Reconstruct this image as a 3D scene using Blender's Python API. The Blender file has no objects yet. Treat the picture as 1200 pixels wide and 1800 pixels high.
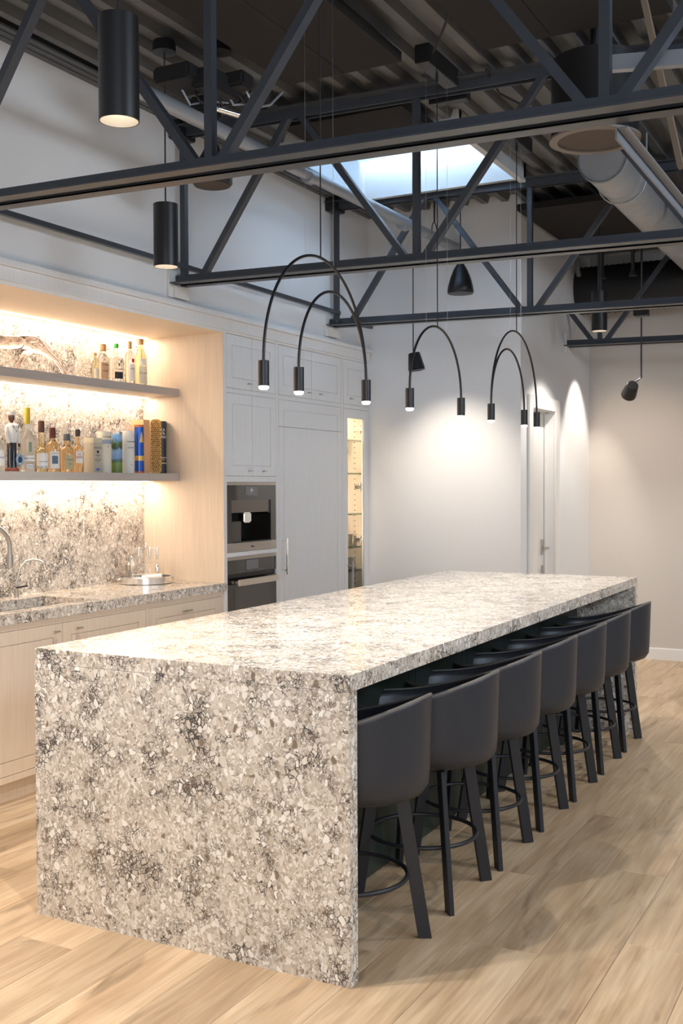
import bpy, bmesh, math, random
from mathutils import Vector, Matrix
random.seed(7)
PI = math.pi
S = bpy.context.scene
COL = S.collection

# ------------------------------------------------------------------ camera
cam_d = bpy.data.cameras.new('camera')
cam = bpy.data.objects.new('camera', cam_d); COL.objects.link(cam)
FW = Vector((-0.4660844, 0.88440174, -0.02447216))
RT = Vector((0.88470511, 0.46613413, -0.00398084))
UP = Vector((-0.00788665, 0.02350606, 0.99969259))
M = Matrix(((RT.x, UP.x, -FW.x, 0), (RT.y, UP.y, -FW.y, 0), (RT.z, UP.z, -FW.z, 1.47320), (0, 0, 0, 1)))
cam.matrix_world = M
cam_d.sensor_fit = 'VERTICAL'; cam_d.sensor_height = 24.0
cam_d.lens = 1900.66 / 1800 * 24.0
cam_d.clip_start = 0.05; cam_d.clip_end = 100
S.camera = cam

# ------------------------------------------------------------------ exposure, world, lights
S.view_settings.view_transform = 'Standard'
S.view_settings.look = 'None'
S.view_settings.gamma = 1
S.view_settings.use_curve_mapping = False
S.view_settings.exposure = 0.75
W = bpy.data.worlds.new('world'); S.world = W; W.use_nodes = True
W.node_tree.nodes['Background'].inputs[0].default_value = (0.80, 0.88, 1.0, 1)
W.node_tree.nodes['Background'].inputs[1].default_value = 0.24

def light(name, kind, loc, target, energy, color, size=0.1, size_y=None, angle=1.2, blend=0.4):
    d = bpy.data.lights.new(name, kind); d.energy = energy; d.color = color
    if kind == 'AREA':
        d.size = size
        if size_y: d.shape = 'RECTANGLE'; d.size_y = size_y
    if kind == 'SPOT':
        d.spot_size = angle; d.spot_blend = blend; d.shadow_soft_size = size
    if kind == 'POINT': d.shadow_soft_size = size
    o = bpy.data.objects.new(name, d); COL.objects.link(o)
    o.location = loc
    v = Vector(target) - Vector(loc)
    o.rotation_euler = v.to_track_quat('-Z', 'Y' if abs(v.normalized().z) < 0.99 or True else 'X').to_euler()
    return o
WARM = (1.0, 0.79, 0.60); NEUT = (1.0, 0.92, 0.83); COOL = (0.74, 0.86, 1.0)
def down(name, loc, energy, color, sx, sy):
    o = light(name, 'AREA', loc, (loc[0], loc[1], loc[2] - 1), energy, color, sx, sy); o.rotation_euler = (0, 0, 0); return o
# daylight through the skylights, plus an added fill light from behind the camera
down('skylight_daylight', (-2.8, 6.15, 3.95), 46, COOL, 1.0, 1.0)
light('skylight_daylight', 'AREA', (2.6, 3.6, 3.25), (-3.2, 4.8, 1.5), 100, COOL, 2.6, 1.0)
light('camera_side_fill', 'AREA', (1.6, -2.2, 2.2), (-2.2, 4.5, 0.3), 60, (0.92, 0.95, 1.0), 3.0, 1.6)
# strips of the back bar
for z, e in ((2.385, 11), (2.018, 9), (1.500, 13)):
    down('shelf_strip_light', (-4.20, 3.35, z), e, WARM, 0.02, 4.1)
down('glass_cabinet_light', (-3.95, 7.18, 2.02), 1.4, WARM, 0.25, 0.3)
light('glass_cabinet_strip', 'AREA', (-3.70, 6.995, 1.45), (-4.2, 7.35, 1.45), 4.0, WARM, 0.02, 1.0)
# downlights out of the frame, over the seating side
light('ceiling_downlight', 'SPOT', (0.35, 2.1, 2.9), (0.35, 2.3, 0), 34, NEUT, 0.05, angle=1.9, blend=0.6)
light('ceiling_downlight', 'SPOT', (0.40, 4.4, 3.0), (0.3, 4.5, 0), 42, NEUT, 0.05, angle=1.9, blend=0.6)
light('ceiling_downlight', 'SPOT', (0.5, 7.3, 3.0), (0.2, 7.6, 0), 80, NEUT, 0.05, angle=2.1, blend=0.6)
light('ceiling_downlight', 'SPOT', (-2.9, 1.2, 2.6), (-2.8, 1.6, 0), 95, NEUT, 0.05, angle=2.0, blend=0.6)

# ------------------------------------------------------------------ material helpers
def new_mat(name):
    m = bpy.data.materials.new(name); m.use_nodes = True
    nt = m.node_tree; b = nt.nodes['Principled BSDF']
    return m, nt, b
def simple(name, col, rough=0.5, metal=0.0, noise=0.0, scale=30, bump=0.0, coat=0.0, spec=None, stretch=None):
    m, nt, b = new_mat(name)
    b.inputs['Base Color'].default_value = (*col, 1); b.inputs['Roughness'].default_value = rough
    b.inputs['Metallic'].default_value = metal
    if coat: b.inputs['Coat Weight'].default_value = coat
    if spec is not None: b.inputs['Specular IOR Level'].default_value = spec
    tc = nt.nodes.new('ShaderNodeTexCoord'); mp = nt.nodes.new('ShaderNodeMapping')
    nt.links.new(tc.outputs['Object'], mp.inputs[0])
    if stretch: mp.inputs['Scale'].default_value = stretch
    n = nt.nodes.new('ShaderNodeTexNoise'); n.inputs['Scale'].default_value = scale; n.inputs['Detail'].default_value = 4
    nt.links.new(mp.outputs[0], n.inputs['Vector'])
    if noise:
        r = nt.nodes.new('ShaderNodeMapRange'); r.inputs[1].default_value = 0.3; r.inputs[2].default_value = 0.7
        r.inputs[3].default_value = 1 - noise; r.inputs[4].default_value = 1 + noise
        nt.links.new(n.outputs[0], r.inputs[0])
        mx = nt.nodes.new('ShaderNodeVectorMath'); mx.operation = 'SCALE'
        mx.inputs[0].default_value = col; nt.links.new(r.outputs[0], mx.inputs['Scale'])
        nt.links.new(mx.outputs[0], b.inputs['Base Color'])
    if bump:
        bp = nt.nodes.new('ShaderNodeBump'); bp.inputs['Strength'].default_value = bump; bp.inputs['Distance'].default_value = 0.002
        nt.links.new(n.outputs[0], bp.inputs['Height']); nt.links.new(bp.outputs[0], b.inputs['Normal'])
    return m
def emit(name, col, strength):
    m, nt, b = new_mat(name)
    b.inputs['Base Color'].default_value = (*col, 1)
    b.inputs['Emission Color'].default_value = (*col, 1); b.inputs['Emission Strength'].default_value = strength
    return m
def glass(name, col=(1, 1, 1), rough=0.0, ior=1.45):
    m, nt, b = new_mat(name)
    b.inputs['Base Color'].default_value = (*col, 1); b.inputs['Roughness'].default_value = rough
    b.inputs['Transmission Weight'].default_value = 1; b.inputs['IOR'].default_value = ior
    return m
def ramp(nt, pts, interp='LINEAR'):
    r = nt.nodes.new('ShaderNodeValToRGB'); e = r.color_ramp; e.interpolation = interp
    while len(e.elements) > 1: e.elements.remove(e.elements[-1])
    e.elements[0].position = pts[0][0]; e.elements[0].color = (*pts[0][1], 1)
    for p, c in pts[1:]:
        x = e.elements.new(p); x.color = (*c, 1)
    return r

def stone_mat(name, rough, sc=1.0, tint=1.0):
    m, nt, b = new_mat(name); N = nt.nodes; L = nt.links
    tc = N.new('ShaderNodeTexCoord')
    n0 = N.new('ShaderNodeTexNoise'); n0.inputs['Scale'].default_value = 24 * sc; n0.inputs['Detail'].default_value = 3
    L.new(tc.outputs['Object'], n0.inputs['Vector'])
    sub = N.new('ShaderNodeVectorMath'); sub.operation = 'SUBTRACT'; sub.inputs[1].default_value = (.5, .5, .5); L.new(n0.outputs['Color'], sub.inputs[0])
    scl = N.new('ShaderNodeVectorMath'); scl.operation = 'SCALE'; scl.inputs['Scale'].default_value = 0.035; L.new(sub.outputs[0], scl.inputs[0])
    add = N.new('ShaderNodeVectorMath'); add.operation = 'ADD'; L.new(tc.outputs['Object'], add.inputs[0]); L.new(scl.outputs[0], add.inputs[1])
    mp = N.new('ShaderNodeMapping'); mp.inputs['Scale'].default_value = (1, 1, 0.8); L.new(add.outputs[0], mp.inputs[0])
    def vor(scale, feat):
        v = N.new('ShaderNodeTexVoronoi'); v.inputs['Scale'].default_value = scale * sc; v.feature = feat
        L.new(mp.outputs[0], v.inputs['Vector']); return v
    A, Ae = vor(60, 'F1'), vor(60, 'DISTANCE_TO_EDGE')
    B, Be = vor(150, 'F1'), vor(150, 'DISTANCE_TO_EDGE')
    sepA = N.new('ShaderNodeSeparateColor'); L.new(A.outputs['Color'], sepA.inputs[0])
    sepB = N.new('ShaderNodeSeparateColor'); L.new(B.outputs['Color'], sepB.inputs[0])
    t = tint
    def c(x): return tuple(k * t for k in x)
    rA = ramp(nt, [(0, c((.52, .455, .375))), (.30, c((.66, .60, .52))), (.62, c((.80, .75, .68))), (.88, c((.88, .85, .79))), (1, c((.55, .48, .40)))])
    rB = ramp(nt, [(0, c((.30, .25, .20))), (.10, c((.44, .375, .305))), (.45, c((.56, .495, .42))), (.8, c((.70, .64, .57))), (1, c((.86, .82, .76)))])
    L.new(sepA.outputs[0], rA.inputs[0]); L.new(sepB.outputs[0], rB.inputs[0])
    # some cells of the coarse lattice stay whole chips, the others break up into small ones
    pick = N.new('ShaderNodeMath'); pick.operation = 'GREATER_THAN'; pick.inputs[1].default_value = 0.70; L.new(sepA.outputs[1], pick.inputs[0])
    core = N.new('ShaderNodeMapRange'); core.inputs[1].default_value = 0.02; core.inputs[2].default_value = 0.07; L.new(Ae.outputs['Distance'], core.inputs[0])
    pk = N.new('ShaderNodeMath'); pk.operation = 'MULTIPLY'; L.new(pick.outputs[0], pk.inputs[0]); L.new(core.outputs[0], pk.inputs[1])
    mx = N.new('ShaderNodeMix'); mx.data_type = 'RGBA'; L.new(pk.outputs[0], mx.inputs[0]); L.new(rB.outputs[0], mx.inputs[6]); L.new(rA.outputs[0], mx.inputs[7])
    # brown chips
    br = N.new('ShaderNodeMath'); br.operation = 'GREATER_THAN'; br.inputs[1].default_value = 0.955; L.new(sepA.outputs[2], br.inputs[0])
    bc = N.new('ShaderNodeMapRange'); bc.inputs[1].default_value = 0.10; bc.inputs[2].default_value = 0.14; L.new(Ae.outputs['Distance'], bc.inputs[0])
    bm = N.new('ShaderNodeMath'); bm.operation = 'MULTIPLY'; L.new(br.outputs[0], bm.inputs[0]); L.new(bc.outputs[0], bm.inputs[1])
    mb = N.new('ShaderNodeMix'); mb.data_type = 'RGBA'; mb.inputs[7].default_value = (.23, .175, .125, 1); L.new(bm.outputs[0], mb.inputs[0]); L.new(mx.outputs[2], mb.inputs[6])
    # dark seams in clouds
    ns = N.new('ShaderNodeTexNoise'); ns.inputs['Scale'].default_value = 6.5 * sc; ns.inputs['Detail'].default_value = 7; ns.inputs['Roughness'].default_value = 0.78; L.new(tc.outputs['Object'], ns.inputs['Vector'])
    th = N.new('ShaderNodeMapRange'); th.inputs[1].default_value = 0.44; th.inputs[2].default_value = 0.74; th.inputs[3].default_value = -0.02; th.inputs[4].default_value = 0.16; L.new(ns.outputs[0], th.inputs[0])
    mn = N.new('ShaderNodeMath'); mn.operation = 'MINIMUM'; L.new(Ae.outputs['Distance'], mn.inputs[0]); L.new(Be.outputs['Distance'], mn.inputs[1])
    pkm = N.new('ShaderNodeMath'); pkm.operation = 'MAXIMUM'; L.new(Be.outputs['Distance'], pkm.inputs[0]); L.new(pk.outputs[0], pkm.inputs[1])
    mn2 = N.new('ShaderNodeMath'); mn2.operation = 'MINIMUM'; L.new(pkm.outputs[0], mn2.inputs[0]); L.new(Ae.outputs['Distance'], mn2.inputs[1])
    df = N.new('ShaderNodeMath'); df.operation = 'SUBTRACT'; L.new(th.outputs[0], df.inputs[0]); L.new(mn2.outputs[0], df.inputs[1])
    dk = N.new('ShaderNodeMapRange'); dk.inputs[1].default_value = -0.02; dk.inputs[2].default_value = 0.035; L.new(df.outputs[0], dk.inputs[0])
    dkm = N.new('ShaderNodeMath'); dkm.operation = 'MULTIPLY'; dkm.inputs[1].default_value = 0.94; L.new(dk.outputs[0], dkm.inputs[0])
    md = N.new('ShaderNodeMix'); md.data_type = 'RGBA'; md.inputs[7].default_value = (.045, .042, .042, 1); L.new(dkm.outputs[0], md.inputs[0]); L.new(mb.outputs[2], md.inputs[6])
    L.new(md.outputs[2], b.inputs['Base Color'])
    b.inputs['Roughness'].default_value = rough; b.inputs['Specular IOR Level'].default_value = .75
    return m

def oak_floor():
    m, nt, b = new_mat('oak_plank'); N = nt.nodes; L = nt.links
    tc = N.new('ShaderNodeTexCoord'); oi = N.new('ShaderNodeObjectInfo')
    off = N.new('ShaderNodeVectorMath'); off.operation = 'SCALE'; off.inputs[0].default_value = (37, 91, 13); L.new(oi.outputs['Random'], off.inputs['Scale'])
    ad = N.new('ShaderNodeVectorMath'); ad.operation = 'ADD'; L.new(tc.outputs['Object'], ad.inputs[0]); L.new(off.outputs[0], ad.inputs[1])
    def noise(scale, st, det=4, dist=0.0):
        mp = N.new('ShaderNodeMapping'); mp.inputs['Scale'].default_value = st; L.new(ad.outputs[0], mp.inputs[0])
        n = N.new('ShaderNodeTexNoise'); n.inputs['Scale'].default_value = scale; n.inputs['Detail'].default_value = det; n.inputs['Distortion'].default_value = dist
        L.new(mp.outputs[0], n.inputs['Vector']); return n
    big = noise(3.0, (2.2, .22, 1), 5, .8); fine = noise(80, (1, .035, 1), 5, .3); mid = noise(11, (1, .16, 1), 5, 1.2)
    r1 = ramp(nt, [(.30, (.38, .255, .15)), (.44, (.50, .35, .215)), (.56, (.60, .445, .29)), (.72, (.69, .535, .375))])
    mxn = N.new('ShaderNodeMix'); mxn.data_type = 'FLOAT'; mxn.inputs[0].default_value = .55; L.new(big.outputs[0], mxn.inputs[2]); L.new(mid.outputs[0], mxn.inputs[3])
    L.new(mxn.outputs[0], r1.inputs[0])
    fr = N.new('ShaderNodeMapRange'); fr.inputs[1].default_value = .3; fr.inputs[2].default_value = .7; fr.inputs[3].default_value = .84; fr.inputs[4].default_value = 1.12; L.new(fine.outputs[0], fr.inputs[0])
    tone = N.new('ShaderNodeMapRange'); tone.inputs[3].default_value = .86; tone.inputs[4].default_value = 1.10; L.new(oi.outputs['Random'], tone.inputs[0])
    mu = N.new('ShaderNodeMath'); mu.operation = 'MULTIPLY'; L.new(fr.outputs[0], mu.inputs[0]); L.new(tone.outputs[0], mu.inputs[1])
    # knots and dark streaks
    kn = noise(7.5, (1, .22, 1), 3, 1.4); kr = N.new('ShaderNodeMapRange'); kr.inputs[1].default_value = .62; kr.inputs[2].default_value = .76; kr.inputs[3].default_value = 1; kr.inputs[4].default_value = .55; L.new(kn.outputs[0], kr.inputs[0])
    mu2 = N.new('ShaderNodeMath'); mu2.operation = 'MULTIPLY'; L.new(mu.outputs[0], mu2.inputs[0]); L.new(kr.outputs[0], mu2.inputs[1])
    sc = N.new('ShaderNodeVectorMath'); sc.operation = 'SCALE'; L.new(r1.outputs[0], sc.inputs[0]); L.new(mu2.outputs[0], sc.inputs['Scale'])
    L.new(sc.outputs[0], b.inputs['Base Color']); b.inputs['Roughness'].default_value = .42; b.inputs['Specular IOR Level'].default_value = .35
    bp = N.new('ShaderNodeBump'); bp.inputs['Strength'].default_value = .12; bp.inputs['Distance'].default_value = .001; L.new(fine.outputs[0], bp.inputs['Height']); L.new(bp.outputs[0], b.inputs['Normal'])
    return m

STONE = stone_mat('speckled_quartz', 0.16)
STONE_BACK = stone_mat('speckled_quartz_splash', 0.22)
OAK = oak_floor()
CAB = simple('pale_stained_cabinet_wood', (.76, .755, .745), .5, noise=.03, scale=90, stretch=(1, 1, .04))
CABW = simple('warm_lit_cabinet_wood', (.70, .585, .465), .5, noise=.05, scale=90, stretch=(1, 1, .04))  # same cabinet wood, with the warm light of the bar put into its colour
WHITE = simple('wall_paint_white', (.76, .76, .76), .85, bump=.15, scale=160)
BEIGE = simple('wall_paint_warm', (.58, .54, .50), .85, bump=.15, scale=160)
TRIMW = simple('satin_trim_paint', (.78, .76, .73), .4)
DECK = simple('deck_grey_paint', (.115, .117, .12), .55, noise=.12, scale=5)
STEEL = simple('truss_blue_grey_paint', (.046, .053, .066), .40, noise=.08, scale=8)
DARKP = simple('acoustic_panel_felt', (.012, .010, .009), .95, noise=.15, scale=200)
BLACK = simple('black_satin_metal', (.012, .012, .013), .38)
BLACKM = simple('black_matte', (.010, .010, .011), .6)
LEATHER = simple('charcoal_leather', (.024, .026, .033), .40, bump=.25, scale=350, noise=.06)
PIPING = simple('leather_piping', (.14, .13, .12), .4)
LEGM = simple('black_powder_coated_steel', (.016, .017, .021), .42)
CHROME = simple('polished_chrome', (.86, .84, .81), .2, 1.0)
NICKEL = simple('brushed_nickel', (.52, .49, .45), .32, 1.0, noise=.06, scale=120)
STAIN = simple('brushed_stainless_steel', (.46, .42, .38), .38, 1.0, noise=.05, scale=150, stretch=(1, .05, 1))
BGLASS = simple('black_glass', (.018, .015, .013), .06, coat=.5)
OVENG = simple('oven_window_glass', (.035, .032, .028), .08, coat=.5)
SCREEN = simple('grey_display', (.16, .16, .16), .25)
CAVITY = simple('black_plastic', (.006, .006, .006), .35)
GREEN = simple('dark_green_lacquer', (.026, .038, .030), .34)
PIPE = simple('grey_painted_pipe', (.30, .32, .35), .35, .3)
DUCTW = simple('galvanised_duct', (.36, .37, .38), .45, .35, noise=.08, scale=12)
DUCTB = simple('black_flexible_duct', (.012, .012, .013), .7)
LENS = emit('lamp_lens', (1.0, .93, .82), 9)
LENSD = simple('lamp_reflector', (.42, .37, .31), .35)
LED = emit('led_strip_diffuser', (1.0, .80, .56), 6)
SHADE = None
GL = glass('clear_glass'); GLS = glass('stemware_glass', (.80, .79, .76)); GLT = glass('frosted_glass', (.95, .98, 1), .35); PANE = glass('cabinet_pane', (.98, 1, .99), 0, 1.1)
SHELFG = glass('green_edge_glass', (.66, .78, .71), .08, 1.25)
AMBER = glass('amber_spirit', (1.0, .76, .45)); PALE = glass('pale_gold_spirit', (1.0, .88, .55)); CRYSTAL = glass('moulded_crystal', (.82, .70, .66), .03, 1.5)
def shade_mat():
    m, nt, b = new_mat('skylight_shade_fabric'); N = nt.nodes
    d = N.new('ShaderNodeBsdfDiffuse'); d.inputs[0].default_value = (.75, .8, .85, 1)
    t = N.new('ShaderNodeBsdfTranslucent'); t.inputs[0].default_value = (.62, .72, .80, 1)
    mx = N.new('ShaderNodeMixShader'); mx.inputs[0].default_value = .6
    nt.links.new(d.outputs[0], mx.inputs[1]); nt.links.new(t.outputs[0], mx.inputs[2]); nt.links.new(mx.outputs[0], N['Material Output'].inputs[0])
    return m
SHADE = shade_mat()

# ------------------------------------------------------------------ mesh helpers
class MB:
    def __init__(s): s.bm = bmesh.new(); s.mi = 0
    def _f(s, vs):
        try:
            f = s.bm.faces.new(vs); f.material_index = s.mi; return f
        except ValueError: return None
    def box(s, x0, x1, y0, y1, z0, z1):
        v = [s.bm.verts.new((x, y, z)) for x in (x0, x1) for y in (y0, y1) for z in (z0, z1)]
        for q in ((0, 1, 3, 2), (4, 6, 7, 5), (0, 4, 5, 1), (2, 3, 7, 6), (0, 2, 6, 4), (1, 5, 7, 3)): s._f([v[i] for i in q])
        return s
    def bar(s, a, b, w, h, up=(0, 0, 1)):
        a = Vector(a); b = Vector(b); d = (b - a).normalized(); u = Vector(up)
        sx = d.cross(u)
        if sx.length < 1e-4: sx = d.cross(Vector((1, 0, 0)))
        sx.normalize(); uz = sx.cross(d).normalized()
        v = []
        for p in (a, b):
            for i, j in ((-1, -1), (1, -1), (1, 1), (-1, 1)): v.append(s.bm.verts.new(p + sx * (i * w / 2) + uz * (j * h / 2)))
        s._f(v[0:4][::-1]); s._f(v[4:8])
        for i in range(4): s._f([v[i], v[(i + 1) % 4], v[4 + (i + 1) % 4], v[4 + i]])
        return s
    def tube(s, pts, r, seg=12, closed=False, caps=True):
        pts = [Vector(p) for p in pts]; n = len(pts); rings = []; prev = None
        for i, p in enumerate(pts):
            if closed: t = (pts[(i + 1) % n] - pts[i - 1]).normalized()
            else: t = (pts[min(i + 1, n - 1)] - pts[max(i - 1, 0)]).normalized()
            if prev is None:
                a = Vector((0, 0, 1)) if abs(t.z) < .9 else Vector((1, 0, 0)); nrm = t.cross(a).normalized()
            else:
                nrm = (prev - t * prev.dot(t)).normalized()
            prev = nrm; bn = t.cross(nrm)
            rr = r[i] if isinstance(r, (list, tuple)) else r
            rings.append([s.bm.verts.new(p + (nrm * math.cos(2 * PI * k / seg) + bn * math.sin(2 * PI * k / seg)) * rr) for k in range(seg)])
        m = n if closed else n - 1
        for i in range(m):
            A, B = rings[i], rings[(i + 1) % n]
            for k in range(seg): s._f([A[k], A[(k + 1) % seg], B[(k + 1) % seg], B[k]])
        if caps and not closed: s._f(rings[0][::-1]); s._f(rings[-1])
        return s
    def lathe(s, prof, c, seg=24, a0=0, a1=2 * PI, axis='z', close=False):
        full = abs(a1 - a0 - 2 * PI) < 1e-6; n = seg if full else seg + 1; rings = []
        for r, z in prof:
            if r < 1e-6 and full:
                rings.append([s.bm.verts.new((c[0], c[1], c[2] + z))]); continue
            rings.append([s.bm.verts.new((c[0] + r * math.cos(a0 + (a1 - a0) * k / seg), c[1] + r * math.sin(a0 + (a1 - a0) * k / seg), c[2] + z)) for k in range(n)])
        for A, B in zip(rings[:-1], rings[1:]):
            for k in range(seg):
                k2 = (k + 1) % n
                if len(A) == 1 and len(B) == 1: continue
                if len(A) == 1: s._f([A[0], B[k2], B[k]])
                elif len(B) == 1: s._f([A[k], A[k2], B[0]])
                else: s._f([A[k], A[k2], B[k2], B[k]])
        return s
    def prism(s, poly, axis, a, b):
        def P(u, v, w): return {'x': (w, u, v), 'y': (u, w, v), 'z': (u, v, w)}[axis]
        A = [s.bm.verts.new(P(u, v, a)) for u, v in poly]; B = [s.bm.verts.new(P(u, v, b)) for u, v in poly]
        s._f(A[::-1]); s._f(B)
        for i in range(len(A)): s._f([A[i], A[(i + 1) % len(A)], B[(i + 1) % len(A)], B[i]])
        return s
    def build(s, name, mats, parent=None, smooth=False, bevel=0, loc=None):
        bmesh.ops.recalc_face_normals(s.bm, faces=s.bm.faces)
        if bevel: bmesh.ops.bevel(s.bm, geom=list(s.bm.edges), offset=bevel, segments=2, affect='EDGES', clamp_overlap=True)
        org = Vector((0, 0, 0))
        p = parent
        while p is not None: org += p.location; p = p.parent
        own = Vector(loc) - org if loc is not None else Vector((0, 0, 0))
        bmesh.ops.translate(s.bm, verts=s.bm.verts, vec=-(org + own))
        me = bpy.data.meshes.new(name); s.bm.to_mesh(me); s.bm.free()
        if not isinstance(mats, (list, tuple)): mats = [mats]
        for m in mats: me.materials.append(m)
        if smooth:
            for f in me.polygons: f.use_smooth = True
            try: me.set_sharp_from_angle(angle=math.radians(38))
            except Exception: pass
        o = bpy.data.objects.new(name, me); COL.objects.link(o); o.location = own
        if parent is not None: o.parent = parent
        return o
def tag(o, label=None, cat=None, group=None, kind=None):
    if label: o['label'] = label
    if cat: o['category'] = cat
    if group: o['group'] = group
    if kind: o['kind'] = kind
    return o
def thing(name, loc, label, cat, group=None, rz=0):
    o = bpy.data.objects.new(name, None); COL.objects.link(o); o.location = loc; o.rotation_euler.z = rz; o.empty_display_size = .05
    return tag(o, label, cat, group)
def copy_tree(o, parent=None):
    c = o.copy(); COL.objects.link(c)
    if parent is not None: c.parent = parent
    for ch in list(o.children): copy_tree(ch, c)
    return c
def text_mesh(body, size, spacing=1.0):
    cu = bpy.data.curves.new('lettering', 'FONT'); cu.body = body; cu.size = size; cu.align_x = 'CENTER'; cu.align_y = 'CENTER'; cu.extrude = 0.0004; cu.space_character = spacing; cu.resolution_u = 2
    o = bpy.data.objects.new('lettering', cu); COL.objects.link(o)
    dg = bpy.context.evaluated_depsgraph_get(); me = bpy.data.meshes.new_from_object(o.evaluated_get(dg)); bpy.data.objects.remove(o)
    return me
def put_text(body, size, centre, ang, mat, parent, bend=0.0, name='lettering', sx=1.0, rot=0.0):
    """upright text facing direction ang (radians in plan) at centre; bend = radius of the cylinder it is wrapped on (centre = axis)"""
    me = text_mesh(body, size); f = Vector((math.cos(ang), math.sin(ang), 0)); r = Vector((-math.sin(ang), math.cos(ang), 0))
    org = Vector((0, 0, 0)); p = parent
    while p is not None: org += p.location; p = p.parent
    for v in me.vertices:
        x, y, z = v.co.x * sx, v.co.y, v.co.z
        if rot: x, y = x * math.cos(rot) - y * math.sin(rot), x * math.sin(rot) + y * math.cos(rot)
        if bend:
            a = ang + x / bend; q = Vector((math.cos(a), math.sin(a), 0)) * (bend + z)
            v.co = Vector(centre) + q + Vector((0, 0, y)) - org
        else: v.co = Vector(centre) + r * x + Vector((0, 0, y)) + f * z - org
    me.materials.clear(); me.materials.append(mat)
    o = bpy.data.objects.new(name, me); COL.objects.link(o); o.parent = parent
    return o
INK = simple('black_ink', (.02, .02, .02), .6); INKG = simple('grey_ink', (.16, .15, .14), .6); INKW = simple('white_ink', (.8, .8, .78), .5); INKR = simple('red_ink', (.5, .03, .02), .5); INKB = simple('blue_ink', (.03, .09, .35), .5); GOLD = simple('gold_foil', (.62, .40, .13), .35, .7)

XF, YB, XD, YFAR = -3.66, 7.40, -2.459, 9.25
def zr(x, z0): return z0 - .018 * (x - XF)          # the roof falls gently to the right
# ------------------------------------------------------------------ setting: floor
fl = MB().box(-4.4, 4.2, -.5, 9.4, -.06, -.014).build('floor', simple('floor_underlay', (.10, .07, .05), .9)); tag(fl, kind='structure')
PW, PL = .2215, 1.52
def plank_mesh():
    b = bmesh.new(); w, l, t, c = PW / 2 - .0006, PL / 2 - .0006, .014, .0014
    lo = [b.verts.new((x, y, -t)) for x, y in ((-w, -l), (w, -l), (w, l), (-w, l))]
    md = [b.verts.new((x, y, -c)) for x, y in ((-w, -l), (w, -l), (w, l), (-w, l))]
    tp = [b.verts.new((x, y, 0)) for x, y in ((-w + c, -l + c), (w - c, -l + c), (w - c, l - c), (-w + c, l - c))]
    for A, B in ((lo, md), (md, tp)):
        for i in range(4): b.faces.new([A[i], A[(i + 1) % 4], B[(i + 1) % 4], B[i]])
    b.faces.new(tp); me = bpy.data.meshes.new('plank'); bmesh.ops.recalc_face_normals(b, faces=b.faces); b.to_mesh(me); b.free(); me.materials.append(OAK); return me
PM = plank_mesh()
i = 0
for ix in range(-10, 16):
    x = -1.467 - PW / 2 + ix * PW
    if x < -3.9 or x > 1.85: continue
    st = (ix * 0.57) % 1.0
    for iy in range(-1, 7):
        y = (iy + st) * PL + PL / 2
        if y - PL / 2 > YFAR or y + PL / 2 < 0.9: continue
        if x < XD and y - PL / 2 > YB: continue
        if 1.2 * (y + PL / 2) < 2.0 * x: continue
        o = bpy.data.objects.new('plank', PM); COL.objects.link(o); o.location = (x, y, 0); o.parent = fl; i += 1

# walls
def struct(o): return tag(o, kind='structure')
struct(MB().box(-3.95, XF, .4, YB, 2.412, 3.60).build('wall_left', WHITE))
struct(MB().box(-4.40, -4.281, .4, YB, 0, 3.505).build('wall_behind_bar', WHITE))
struct(MB().box(-4.40, XD - .12, YB, YB + .12, 0, 3.62).box(XD - .12, XD, YB, YB + .12, 0, 3.62).build('wall_back', WHITE))
DY0, DY1, DZ = 7.64, 8.20, 2.035
struct(MB().box(XD - .12, XD, YB + .12, DY0, 0, 3.6).box(XD - .12, XD, DY1, YFAR, 0, 3.6).box(XD - .12, XD, DY0, DY1, DZ, 3.6).build('wall_door_side', WHITE))
struct(MB().box(XD - .12, 4.2, YFAR, YFAR + .12, 0, 3.6).build('wall_far', BEIGE))
struct(MB().prism([(YFAR, 0), (YFAR, .10), (YFAR - .012, .10), (YFAR - .016, .09), (YFAR - .016, 0)], 'x', XD + .002, 4.2).build('baseboard_far', TRIMW))
struct(MB().box(XD, XD + .015, YB + .0, 7.545, 0, .10).box(XD, XD + .015, 8.312, YFAR - .016, 0, .10).build('baseboard_door_side', TRIMW))
struct(MB().box(-3.64, XD, YB - .015, YB, 0, .10).build('baseboard_back', TRIMW))
# door
dr = struct(MB().box(XD - .115, XD - .075, DY0 + .004, DY1 - .004, .008, DZ - .004).build('door_1', TRIMW))
MB().box(XD, XD + .018, 7.545, DY0, 0, DZ + .095).box(XD, XD + .018, DY1, 8.312, 0, DZ + .095).box(XD, XD + .018, DY0, DY1, DZ, DZ + .095).build('door_casing', TRIMW, dr, bevel=.003)
MB().box(XD - .13, XD, DY1 - .002, DY1 + .0, 0, DZ).box(XD - .07, XD - .055, DY1 - .016, DY1 - .002, 0, DZ).box(XD - .07, XD - .055, DY0, DY0 + .014, 0, DZ).box(XD - .07, XD - .055, DY0, DY1, DZ - .014, DZ).build('door_stop', TRIMW, dr)
hd = MB().box(XD - .075, XD - .066, 8.105, 8.155, .93, 1.05).build('door_handle', NICKEL, dr, bevel=.003)
MB().tube([(XD - .066, 8.13, .985), (XD - .02, 8.13, .985)], .009).tube([(XD - .022, 8.135, .985), (XD - .018, 8.09, .985), (XD - .02, 8.03, .982)], .008).build('lever', NICKEL, hd, smooth=True)
MB().box(XD - .075, XD - .064, 8.115, 8.145, .79, .85).build('door_lock', NICKEL, dr, bevel=.003)

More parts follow.
